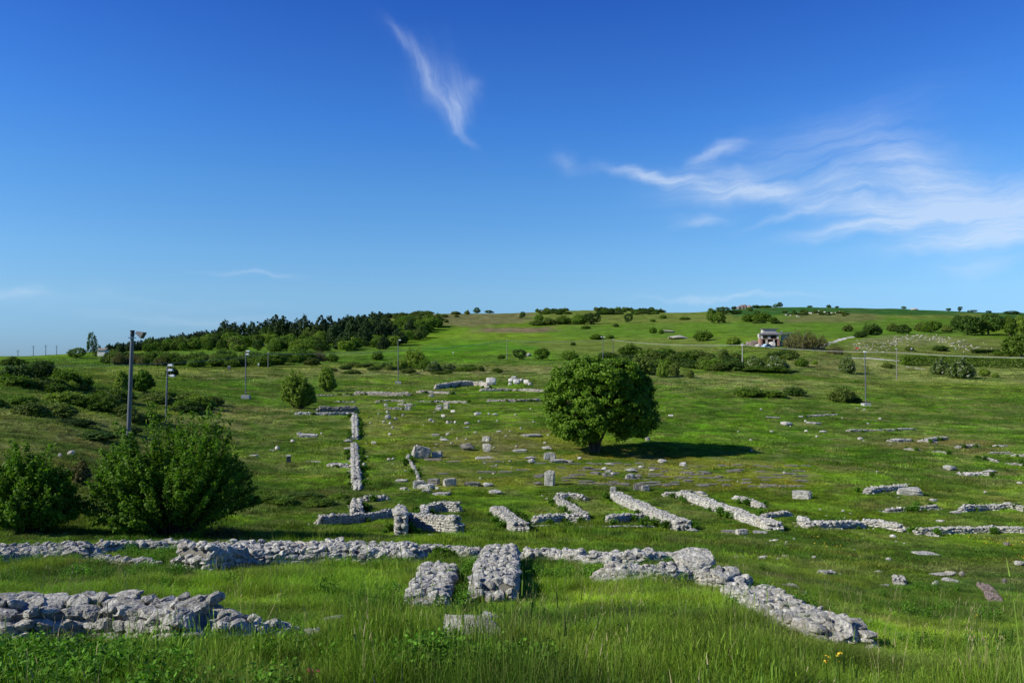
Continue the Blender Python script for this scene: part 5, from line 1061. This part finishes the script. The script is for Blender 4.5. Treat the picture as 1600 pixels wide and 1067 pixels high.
# ------------------------------------------------------------------ farmhouse
def farmhouse():
    x, y, z = at(1203, 541); s = y/F; z -= .2
    z += .6; h = empty('farmhouse', (x, y, z), -.12); tag(h, 'stone farmhouse with grey roofs and a pale upper storey on the right slope', 'house')
    def part(name, fn, mat, parent=h):
        g = Geo(); fn(g); return link(name, g.mesh(name, [M[mat] if isinstance(mat, str) else mat]), None, parent)
    plaster = mat_plain('pale_plaster', (.50, .47, .42), .9, 0, 1.5, .15); roof = mat_plain('grey_roof', (.17, .165, .17), .8, 0, 2, .2); brick = mat_plain('brick_brown', (.30, .18, .13), .9, 0, 3, .35); dark = mat_plain('painted_shade', (.02, .02, .022), .9); slate = mat_plain('slate', (.10, .10, .115), .7)
    u = lambda p: p*s           # photo pixels to metres at the house
    # ground floor: end walls, back wall, pillars of the open front
    part('wall', lambda g: [box(g, (-u(15), 0, u(4.5)), (u(3), u(22), u(9)+.6)), box(g, (u(11), 0, u(4.5)), (u(3), u(22), u(9)+.6)), box(g, (-u(2), u(10), u(4.5)), (u(26), u(2), u(9)+.6))], brick)
    part('pillar', lambda g: box(g, (-u(7), -u(9.5), u(4.5)), (u(3.2), u(2), u(9))), 'stone_far'); part('pillar', lambda g: box(g, (u(4), -u(9.5), u(4.5)), (u(2), u(2), u(9))), plaster)
    part('beam', lambda g: box(g, (-u(2), -u(9.5), u(9.5)), (u(30), u(2.4), u(1.2))), brick)
    part('upper_wall', lambda g: [box(g, (-u(14), 0, u(13)), (u(3), u(20), u(6))), box(g, (u(10), 0, u(13)), (u(3), u(20), u(6))), box(g, (-u(2), u(9), u(13)), (u(26), u(2), u(6))), box(g, (-u(3), -u(8.5), u(12)), (u(4), u(1.6), u(4)))], plaster)
    part('shade_panel', lambda g: box(g, (u(2), -u(6), u(12.7)), (u(8), .3, u(4))), dark)  # black panel standing in for the shade inside the upper opening
    def rf(g):
        a = u(17); V = [(-a, -u(12), u(16)), (u(16), -u(12), u(16)), (u(16), u(12), u(16)), (-a, u(12), u(16)), (-u(4), u(1), u(21.5)), (u(4), u(1), u(21.5))]
        V2 = [(p[0], p[1], p[2]+.35) for p in V]
        for W in (V, V2): g.add(W, [(0, 1, 5, 4), (2, 3, 4, 5)]); g.add(W, [(1, 2, 5), (3, 0, 4)])
        g.add([V[0], V[1], V2[1], V2[0], V[2], V2[2], V[3], V2[3]], [(0, 1, 2, 3), (1, 4, 5, 2), (4, 6, 7, 5), (6, 0, 3, 7)])
    part('roof', rf, roof)
    up = part('upper_storey', lambda g: box(g, (-u(2), u(2), u(21)), (u(20), u(14), u(7))), plaster)
    part('flat_roof', lambda g: box(g, (-u(1), u(2), u(25.2)), (u(24), u(18), u(1.4))), slate, up)
    part('wing_roof', lambda g: [box(g, (u(24), 0, u(18.5)), (u(17), u(16), u(1.6)))], roof); part('wing_front', lambda g: box(g, (u(23.5), -u(1), u(12)), (u(12), u(1), u(9))), plaster); part('wing_wall', lambda g: [box(g, (u(29), u(5), u(9)), (u(2), u(2), u(17))), box(g, (u(19), u(5), u(9)), (u(2), u(2), u(17)))], plaster)
    part('balcony_rail', lambda g: [box(g, (-u(18), -u(4), u(15)+k*.0), (u(1), u(10), u(5)), 0) for k in range(1)], plaster)
    part('chimney', lambda g: box(g, (u(18), u(3), u(20.5)), (u(2), u(2), u(3))), plaster)
    # car in front
    cx, cy, cz = at(1198, 543.5); c = empty('parked_car', (cx, cy, cz), .5); tag(c, 'small pale blue car parked in front of the farmhouse', 'car')
    paint = mat_plain('blue_paint', (.35, .48, .60), .3, 0, 1, .05, .5)
    def body(g):
        prof = [(-2, .35), (-2, .85), (-1.3, .95), (-.9, 1.42), (.9, 1.45), (1.55, .95), (2, .88), (2, .35)]; n = len(prof)
        V = [(a, -.82, b) for a, b in prof]+[(a, .82, b) for a, b in prof]
        g.add(V, [(k, (k+1) % n, n+(k+1) % n, n+k) for k in range(n)]); g.add(V, [(0, i, i+1) for i in range(1, n-1)]+[(n, n+i+1, n+i) for i in range(1, n-1)])
    link('body', (lambda g: (body(g), g.mesh('body', [paint]))[1])(Geo()), None, c)
    for yy in (-.835, .835):
        g = Geo(); V = [(-.95, yy, .95), (-.75, yy, 1.34), (.85, yy, 1.36), (1.3, yy, .97)]; g.add(V, [(0, 1, 2, 3)]); link('window', g.mesh('window', [M['dmetal']]), None, c)
    for wx in (-1.25, 1.25):
        for wy in (-.8, .8):
            g = Geo(); tube(g, [(wx, wy-.1, .32), (wx, wy+.1, .32)], .32, 14); link('wheel', g.mesh('wheel', [M['dmetal']]), None, c)
farmhouse()
for px, py, w, h, mat, lab in [(1186, 543, 8, 5, 'white', 'pale stone heap at the left front of the farmhouse'), (1207, 543, 10, 8, 'white', 'pale stone heap right of the parked car'), (1172, 540, 12, 6, 'red', 'rusty brown heap left of the farmhouse'), (1180, 540, 12, 8, 'red', 'rusty brown heap against the farmhouse wall'), (1219, 541, 14, 9, 'white', 'grey white heap right of the farmhouse'), (1162, 541, 9, 3, 'white', 'pale flat pile left of the rusty heap')]:
    S(px, py, w, h, lab, mat=mat, name='rubble_heap', cat='heap', depth=.9)
def hut():
    x, y, z = at(161, 557); t = empty('garden_hut', (x, y, z)); tag(t, 'tiny white hut at the left end of the wood', 'hut')
    g = Geo(); box(g, (0, 0, 1.2), (3, 3, 2.4)); link('wall', g.mesh('wall', [M['wmetal']]), None, t)
    g = Geo(); g.add([(-1.8, -1.8, 2.4), (1.8, -1.8, 2.4), (1.8, 1.8, 2.4), (-1.8, 1.8, 2.4), (-1.8, 0, 3.3), (1.8, 0, 3.3)], [(0, 1, 5, 4), (2, 3, 4, 5), (0, 3, 2, 1)]); g.add([(-1.8, -1.8, 2.4), (-1.8, 1.8, 2.4), (-1.8, 0, 3.3), (1.8, -1.8, 2.4), (1.8, 1.8, 2.4), (1.8, 0, 3.3)], [(1, 0, 2), (3, 4, 5)]); link('roof', g.mesh('roof', [M['grey']]), None, t)
hut()
def signpost(px, py, h, w, mat, label, name='road_sign'):
    x, y, z = at(px, py); s = y/F; t = empty(name, (x, y, z)); tag(t, label, 'sign' if name == 'road_sign' else 'post')
    g = Geo(); tube(g, [(0, 0, -.2), (0, 0, h*s)], .05, 6); link('post', g.mesh('post', [M['metal']]), None, t)
    g = Geo(); box(g, (0, -.07, h*s*.85), (w*s, .05, h*s*.38)); link('sign_board', g.mesh('sign_board', [M[mat]]), None, t)
signpost(1339, 551, 8, 5, 'redpaint', 'small red sign beside the white road'); signpost(1424, 550, 6, 2.4, 'wmetal', 'white sign beside the bare shrub'); signpost(1493, 549, 5, 2, 'wmetal', 'white sign behind the hedge')
signpost(588, 562, 6, 2.2, 'wmetal', 'pale marker post on the green slope left of the lamp post', 'marker_post'); signpost(708, 556, 6, 1.6, 'wmetal', 'pale marker post in the bright green field', 'marker_post'); signpost(404, 575, 7, 2.2, 'wmetal', 'yellowish marker post under the wood', 'marker_post')
def obelisk(px, py, w, h, label, mat, name):
    x, y, z = at(px, py); s = y/F; t = empty(name, (x, y, z)); tag(t, label, 'block' if name != 'junction_box' else 'box')
    g = Geo(); box(g, (0, 0, h*s*.35), (w*s, w*s, h*s*.9), .2, 0, .85); link('body', g.mesh('body', [M[mat]]), None, t)
    g = Geo(); box(g, (0, 0, h*s*.87), (w*s*1.05, w*s*1.05, h*s*.13), .2, 0, .8); link('top', g.mesh('top', [M['concrete']]), None, t)
obelisk(358, 578, 4.5, 6.5, 'small grey junction box on the mown strip', 'grey', 'junction_box'); obelisk(451, 723, 7, 13, 'small dark bluish stump with a pale top in the left room', 'dmetal', 'floodlight_stump')
def strip(name, pts, w, label, mat):
    P = np.array([at(a, b)[:2] for a, b in pts]); Q, s_, L = resample(P, 1.2); T = np.gradient(Q, axis=0); T /= np.hypot(T[:, 0], T[:, 1])[:, None]; N = np.stack([-T[:, 1], T[:, 0]], 1)
    ws = np.array([w*(.85+.3*vnoise(q*.2, 0, 3)) for q in s_]); K = [-.5, -.25, 0, .25, .5]; V = []
    for k in K:
        p = Q+N*(ws*k)[:, None]; z = hgt(p[:, 0], p[:, 1])+.05-.12*abs(k); V.append(np.column_stack([p, z]))
    n = len(Q); V = np.concatenate(V); Fs = [(a*n+i, a*n+i+1, (a+1)*n+i+1, (a+1)*n+i) for a in range(4) for i in range(n-1)]
    o = link(name, mesh_np(name, V, np.array(Fs), None, True, [M[mat]])); tag(o, label, None, None, 'structure')
strip('road', [(1325, 559), (1360, 560), (1390, 563), (1412, 563)], 3.4, 'pale road right of the hawthorn', 'road')
strip('path', [(1262, 546), (1280, 543), (1300, 535), (1318, 529), (1336, 526)], 3.2, 'white gravel track climbing past the thicket', 'road')
strip('path', [(1412, 571), (1432, 575), (1450, 577)], 1.6, 'pale footpath in front of the hedge', 'road')

# ------------------------------------------------------------------ grass
def clump_mesh(name, n, rad, hmin, hmax, wid, seed, mat, lean=.5, segs=3, seed_heads=0):
    rg = np.random.RandomState(seed); th = rg.uniform(0, 6.283, n); r = rad*np.sqrt(rg.uniform(0, 1, n)); bx = r*np.cos(th); by = r*np.sin(th)
    L = rg.uniform(hmin, hmax, n); la = rg.uniform(0, 6.283, n); ln = rg.uniform(.05, lean, n)*L; w = wid*rg.uniform(.6, 1.3, n); fa = rg.uniform(0, 6.283, n); v = rg.uniform(0, 1, n)
    Vs = []; hs = []
    for k in range(segs+1):
        t_ = k/segs; cx = bx+np.cos(la)*ln*t_**2; cy = by+np.sin(la)*ln*t_**2; cz = L*(t_-.18*t_**2*(ln/L)*2) - .03
        ww = w*(1-t_**1.6)*.5 + (.0006 if k == segs else 0)
        Vs.append(np.stack([cx-np.cos(fa)*ww, cy-np.sin(fa)*ww, cz], 1)); Vs.append(np.stack([cx+np.cos(fa)*ww, cy+np.sin(fa)*ww, cz], 1)); hs += [np.full(n, t_)]*2
    V = np.stack(Vs, 1).reshape(-1, 3); hh = np.stack(hs, 1).reshape(-1); m_ = 2*(segs+1); base = np.arange(n)[:, None]*m_
    Fs = np.concatenate([base+np.array([2*k, 2*k+1, 2*k+3, 2*k+2]) for k in range(segs)])
    vv = np.repeat(v, m_)
    if seed_heads:
        A = []; nb = len(V)
        for i in range(seed_heads):
            a = rg.uniform(0, 6.28); x0 = rad*rg.uniform(0, 1)*math.cos(a); y0 = rad*rg.uniform(0, 1)*math.sin(a); H_ = hmax*rg.uniform(1.0, 1.35); lx, ly = rg.normal(size=2)*H_*.15; q = .0014
            for (z0, z1, wa, wb) in ((0, .82, q, q*.7), (.84, .92, .002, .003), (.92, 1.0, .003, .0008)):
                p0 = np.array((x0+lx*z0**2, y0+ly*z0**2, H_*z0)); p1 = np.array((x0+lx*z1**2, y0+ly*z1**2, H_*z1)); f = rg.uniform(0, 3.14); u = np.array((math.cos(f), math.sin(f), 0))
                A += [p0-u*wa, p0+u*wa, p1+u*wb, p1-u*wb]
        A = np.array(A); V = np.concatenate([V, A]); Fs = np.concatenate([Fs, np.arange(len(A)).reshape(-1, 4)+nb]); vv = np.concatenate([vv, np.full(len(A), .9)]); hh = np.concatenate([hh, np.full(len(A), .8)])
    return mesh_np(name, V, Fs, {'v': vv, 'h': hh}, False, [M[mat]])
def weed_mesh(name, seed, n, hmax, leaf, mat):
    rg = np.random.RandomState(seed); P = []
    for i in range(n):
        a = rg.uniform(0, 6.28); q = rg.uniform(0, .16); H_ = hmax*rg.uniform(.5, 1); t_ = rg.uniform(.2, 1, 16); lx, ly = rg.normal(size=2)*.07
        P.append(np.stack([math.cos(a)*q+lx*t_, math.sin(a)*q+ly*t_, H_*t_], 1)+rg.normal(size=(16, 3))*.022)
    P = np.concatenate(P); V, Fs = leaves(P, rg.normal(size=P.shape)*.5+np.array((0, 0, .8)), leaf, rg, 1.7)
    return mesh_np(name, V, Fs, {'v': np.repeat(rg.uniform(0, .8, len(P)), 4), 'h': np.full(len(V), .2)}, False, [M[mat]])
def flower_mesh(name, seed, n, rad, h, size, mat):
    rg = np.random.RandomState(seed); P = np.stack([rg.normal(size=n)*rad, rg.normal(size=n)*rad, h*rg.uniform(.7, 1.1, n)], 1); V, Fs = leaves(P, np.tile((0, 0, 1.), (n, 1)), size, rg, 1.0, .5)
    return mesh_np(name, V, Fs, {'v': np.repeat(rg.uniform(0, 1, n), 4), 'h': np.zeros(len(V))}, False, [M[mat]])
M['yellow'] = mat_plain('yellow_petals', (.55, .38, .02), .6, 0, 3, .1); M['pink'] = mat_plain('pink_petals', (.55, .06, .14), .6); M['purple'] = mat_plain('purple_petals', (.10, .07, .25), .6)
M['stalk'] = mat_plain('dry_stalk', (.26, .23, .11), .8)
def scatter(name, protos, pts, scl, idx, col, label, squash=None):
    """one 'stuff' object: proto meshes instanced on points by a geometry-nodes modifier"""
    pc = bpy.data.collections.new(name+'_models')
    for k, me in enumerate(protos): pc.objects.link(bpy.data.objects.new('%s_model_%02d' % (name, k), me))
    rg = np.random.RandomState(len(pts)); me = bpy.data.meshes.new(name); me.vertices.add(len(pts)); me.vertices.foreach_set('co', np.asarray(pts, np.float32).ravel())
    def att(nm, ty, key, arr): a = me.attributes.new(nm, ty, 'POINT'); a.data.foreach_set(key, np.ascontiguousarray(arr).ravel())
    rot = np.stack([rg.normal(size=len(pts))*.08, rg.normal(size=len(pts))*.08, rg.uniform(0, 6.28, len(pts))], 1).astype(np.float32)
    att('rot', 'FLOAT_VECTOR', 'vector', rot); att('scl', 'FLOAT_VECTOR', 'vector', scl.astype(np.float32)); att('idx', 'INT', 'value', idx.astype(np.int32))
    att('gcol', 'FLOAT_COLOR', 'color', np.concatenate([col, np.ones((len(col), 1))], 1).astype(np.float32))
    o = link(name, me); tag(o, label, name.replace('_', ' ').split()[-1], None, 'stuff')
    ng = bpy.data.node_groups.new(name, 'GeometryNodeTree'); ng.interface.new_socket('Geometry', in_out='INPUT', socket_type='NodeSocketGeometry'); ng.interface.new_socket('Geometry', in_out='OUTPUT', socket_type='NodeSocketGeometry')
    N = ng.nodes; gi = N.new('NodeGroupInput'); go = N.new('NodeGroupOutput'); io = N.new('GeometryNodeInstanceOnPoints'); ci = N.new('GeometryNodeCollectionInfo'); ci.inputs['Collection'].default_value = pc; ci.inputs['Separate Children'].default_value = True; ci.inputs['Reset Children'].default_value = True
    def na(nm, ty): a = N.new('GeometryNodeInputNamedAttribute'); a.data_type = ty; a.inputs[0].default_value = nm; return a.outputs[0]
    Lk = ng.links.new; Lk(gi.outputs[0], io.inputs['Points']); Lk(ci.outputs[0], io.inputs['Instance']); io.inputs['Pick Instance'].default_value = True
    Lk(na('idx', 'INT'), io.inputs['Instance Index']); Lk(na('scl', 'FLOAT_VECTOR'), io.inputs['Scale'])
    er = N.new('FunctionNodeEulerToRotation'); Lk(na('rot', 'FLOAT_VECTOR'), er.inputs[0]); Lk(er.outputs[0], io.inputs['Rotation'])
    Lk(io.outputs[0], go.inputs[0]); md = o.modifiers.new('scatter', 'NODES'); md.node_group = ng
    return o
def clear_of_walls(x, y, pad=0.0):
    """1 = free, 0 = under masonry"""
    ok = np.ones(len(x), bool)
    for Q, hw in WALLS:
        q = Q[:, :2]; lo = q.min(0)-hw-.3; hi = q.max(0)+hw+.3
        m_ = np.where((x > lo[0]) & (x < hi[0]) & (y > lo[1]) & (y < hi[1]) & ok)[0]
        if len(m_) == 0: continue
        d2 = np.full(len(m_), 1e9)
        for p in q: d2 = np.minimum(d2, (x[m_]-p[0])**2+(y[m_]-p[1])**2)
        ok[m_[d2 < (hw+pad)**2]] = False
    return ok
def wedge(n, d0, d1, rg, marg=1.06):
    y = np.sqrt(rg.uniform(d0**2, d1**2, n)); x = rg.uniform(-1, 1, n)*(y*.643*marg+.6); return x, y
def grass():
    rg = np.random.RandomState(77)
    near = [clump_mesh('blades', 130, .16, .10, .32, .0044, 1+i, 'blade', .85, 3, 3 if i % 2 else 0) for i in range(5)] + [clump_mesh('blades', 90, .17, .06, .18, .0055, 11+i, 'blade', .6, 2) for i in range(3)]
    mid = [clump_mesh('blades', 80, .30, .12, .34, .018, 21+i, 'blade', .7, 2) for i in range(4)]+[clump_mesh('blades', 70, .32, .05, .15, .018, 31+i, 'blade', .6, 1) for i in range(3)]
    far = [clump_mesh('blades', 90, .65, .10, .30, .05, 41+i, 'blade_far', .8, 1) for i in range(4)]
    allp = near+mid+far; X = []; Y = []; I = []; Sc = []
    def add(n, d0, d1, lo, hi, s0, s1, short=None, pad=0):
        x, y = wedge(n, d0, d1, rg); k = clear_of_walls(x, y, pad); x = x[k]; y = y[k]
        i = rg.randint(lo, hi, len(x)); hn = fbm(x/2.6, y/2.6, 301, 3)
        sh = .4+1.0*np.clip((hn-.28)*2.2, 0, 1)
        tus = np.clip((fbm(x/.75, y/.75, 311, 2)-.5)*5, 0, 1)*(y < 40) + np.clip((fbm(x/3.2, y/2.2, 313, 3)-.54)*7, 0, 1)*(y >= 24)*.9
        sh = sh * s0 * (.62+.75*tus) * np.where((x/y < -.22) & (y < 14), .62, 1.0) * (1+.55*np.clip((8-y)/3, 0, 1)*(x/y > -.2))
        rt = rg.uniform(.8, 1.25, len(x)); X.append(x); Y.append(y); I.append(i); Sc.append(np.stack([rt*s1, rt*s1, rt*sh], 1))
    add(5200, 2.2, 9, 0, 5, 1.0, 1.0, pad=-.02); add(2600, 2.2, 9, 5, 8, 1.0, 1.1, pad=-.1)
    add(10500, 9, 26, 0, 5, .80, 1.25, pad=.02); add(5000, 9, 26, 5, 8, 1.0, 1.3, pad=-.05)
    add(17000, 24, 62, 8, 12, .72, 1.0, pad=.05); add(8000, 24, 62, 12, 15, 1.0, 1.2, pad=0)
    add(26000, 58, 150, 15, 19, .8, 1.0, pad=.2); add(14000, 140, 330, 15, 19, 1.3, 2.2)
    x = np.concatenate(X); y = np.concatenate(Y); I = np.concatenate(I); Sc = np.concatenate(Sc)
    # the field on the right and the flowery paving carry shorter grass
    px = 800+F*x/y; short = np.clip((y-16)/4, 0, 1)*np.clip((px-1050)/120, 0, 1)*np.clip((45-y)/8, 0, 1); Sc[:, 2] *= 1-.5*short
    nw = ~clear_of_walls(x, y, .55) & (y < 60); Sc[nw, 2] *= .55
    pav = pip(x, y, [at(*p)[:2] for p in [(650, 700), (860, 690), (1250, 715), (1280, 762), (1100, 765), (900, 762), (650, 764)]]); Sc[pav, 2] *= .4
    keep = ~(pav & (rg.rand(len(x)) < .35)); x, y, I, Sc = x[keep], y[keep], I[keep], Sc[keep]
    z = hgt(x, y); C = gcolor(x, y)*(rg.uniform(.5, 1.45, len(x))*(.35+1.3*fbm(x/.7, y/.7, 317, 2)))[:, None]*1.08; yl = (np.clip((fbm(x/1.5, y/1.5, 319, 3)-.5)*5, 0, 1)*.45)[:, None]; C = C*(1-yl)+C*np.array((1.55, 1.12, 1.0))*yl
    scatter('meadow_grass', allp, np.stack([x, y, z], 1), Sc, I, C, 'tall green grass covering the slope and the ruins field')
    # leafy weeds
    weeds = [weed_mesh('weeds', 51+i, 34, .30, .021, 'blade') for i in range(4)]
    x, y = wedge(1500, 2.6, 24, rg); k = clear_of_walls(x, y, .05) & (fbm(x/2.2, y/2.2, 333, 3) > .56) & ((x/y < .2) | (rg.rand(len(x)) < .25)); x = x[k]; y = y[k]
    x2 = rg.uniform(-5.2, -1.6, 330); y2 = rg.uniform(4.4, 6.6, 330); k = (x2/y2 < -.42) & clear_of_walls(x2, y2, .1); x = np.concatenate([x, x2[k]]); y = np.concatenate([y, y2[k]])
    x2 = rg.normal(size=160)*.35-.45; y2 = 5.6+rg.normal(size=160)*.45; x2 = x2[:90]; y2 = y2[:90]; x = np.concatenate([x, x2]); y = np.concatenate([y, y2])
    n = len(x); s_ = rg.uniform(.6, 1.15, n); scatter('leafy_weeds', weeds, np.stack([x, y, hgt(x, y)], 1), np.stack([s_, s_, s_], 1), rg.randint(0, 4, n), np.tile((.090, .205, .018), (n, 1))*rg.uniform(.7, 1.3, n)[:, None], 'broad leaved dark green weeds among the grass')
    # tall dark weeds hugging the walls and small tufts rooted on top of them
    tw = [weed_mesh('weeds', 71+i, 40, .5, .05, 'blade') for i in range(3)]+[clump_mesh('blades', 60, .14, .06, .2, .012, 81+i, 'blade', .8, 2) for i in range(3)]
    Xs = []; Sx = []; Ix = []
    for Q, N_, w_, tz, s__ in TOPS:
        L_ = len(Q)*s__*.72; dd = math.hypot(*Q.mean(0)); far_ = dd > 30
        for q in range(int(L_*(1.2 if far_ else .8))):
            k = rg.randint(len(Q)); o = rg.choice([-1, 1])*(w_/2+rg.uniform(.05, .5)); c = Q[k]+N_[k]*o; f = rg.uniform(.5, 1.3) if far_ else rg.uniform(.35, .7)
            if not far_ and rg.rand() < .5: continue
            Xs.append((c[0], c[1], H1(c[0], c[1])-.02)); Sx.append((f*1.1, f*1.1, f*.8)); Ix.append(rg.randint(0, 3) if far_ else rg.randint(3, 6))
        for q in range(int(L_*w_*2.2)):
            k = rg.randint(len(Q)); c = Q[k]+N_[k]*rg.uniform(-.42, .42)*w_; f = rg.uniform(.4, .9); Xs.append((c[0], c[1], tz[k]-.02)); Sx.append((f, f, f*.8)); Ix.append(rg.randint(3, 6))
    Xs = np.array(Xs); n = len(Xs); scatter('wall_weeds', tw, Xs, np.array(Sx), np.array(Ix), np.tile((.075, .16, .014), (n, 1))*rg.uniform(.6, 1.4, n)[:, None], 'dark weeds and tufts growing on and against the ruined walls')
    st = [clump_mesh('stalks', 3, .14, .15, .35, .0018, 91+i, 'stalk', .5, 3, 4) for i in range(3)]
    x, y = wedge(420, 2.8, 20, rg); k = clear_of_walls(x, y, .05); x = x[k]; y = y[k]; n = len(x); s_ = rg.uniform(.8, 1.35, n)
    scatter('dry_stalks', st, np.stack([x, y, hgt(x, y)], 1), np.stack([s_, s_, s_], 1), rg.randint(0, 3, n), np.tile((.25, .23, .11), (n, 1)), 'thin dry seed stalks standing in the tall grass')
    # yellow flowers
    fl = [flower_mesh('petals', 61+i, 14, .35, .16, .05, 'yellow') for i in range(3)]
    x, y = wedge(5200, 30, 80, rg); px = 800+F*x/y; k = (pip(x, y, [at(*p)[:2] for p in [(660, 690), (860, 685), (1260, 725), (1280, 765), (950, 762), (660, 764)]]) & (fbm(x/3, y/3, 360, 3) > .50)) | ((px > 1180) & (rg.rand(len(x)) < .04)); x = x[k]; y = y[k]
    n = len(x); s_ = rg.uniform(.6, 1.3, n); scatter('yellow_wildflowers', fl, np.stack([x, y, hgt(x, y)], 1), np.stack([s_, s_, s_], 1), rg.randint(0, 3, n), np.tile((.5, .4, .02), (n, 1)), 'tiny yellow wildflowers in the short grass')
grass()
def flower(px, py, d, h, mat, label, n=14, size=.02):
    x, y, z = atd(px, d); top = -(py-HY)/F*d; t = empty('wildflower', (x, y, z)); tag(t, label, 'flower')
    g = Geo(); hh = top-z; tube(g, [(0, 0, -.03), (.01, 0, hh*.5), (0, 0, hh)], .003, 5); link('stem', g.mesh('stem', [M['leaf_bush']]), None, t)
    rg = np.random.RandomState(int(px)); P = np.stack([rg.normal(size=n)*.012, rg.normal(size=n)*.012, hh+rg.uniform(-.03, .03, n)], 1); V, Fs = leaves(P, rg.normal(size=(n, 3)), size, rg, 1.1)
    link('petals', mesh_np('petals', V, Fs, None, False, [M[mat]]), None, t)
flower(485, 1051, 5.0, .5, 'pink', 'pink flower spike in the tall grass at the bottom', 24, .028); flower(765, 1041, 5.2, .5, 'purple', 'dark purple flower left of bottom centre', 22, .028)
flower(1291, 1030, 5.2, .5, 'yellow', 'yellow flower at bottom right, left of two', 8, .016); flower(1310, 1026, 5.1, .5, 'yellow', 'yellow flower at bottom right, right of two', 8, .02); flower(1526, 962, 9, .5, 'yellow', 'yellow flower near the right edge', 8, .026)
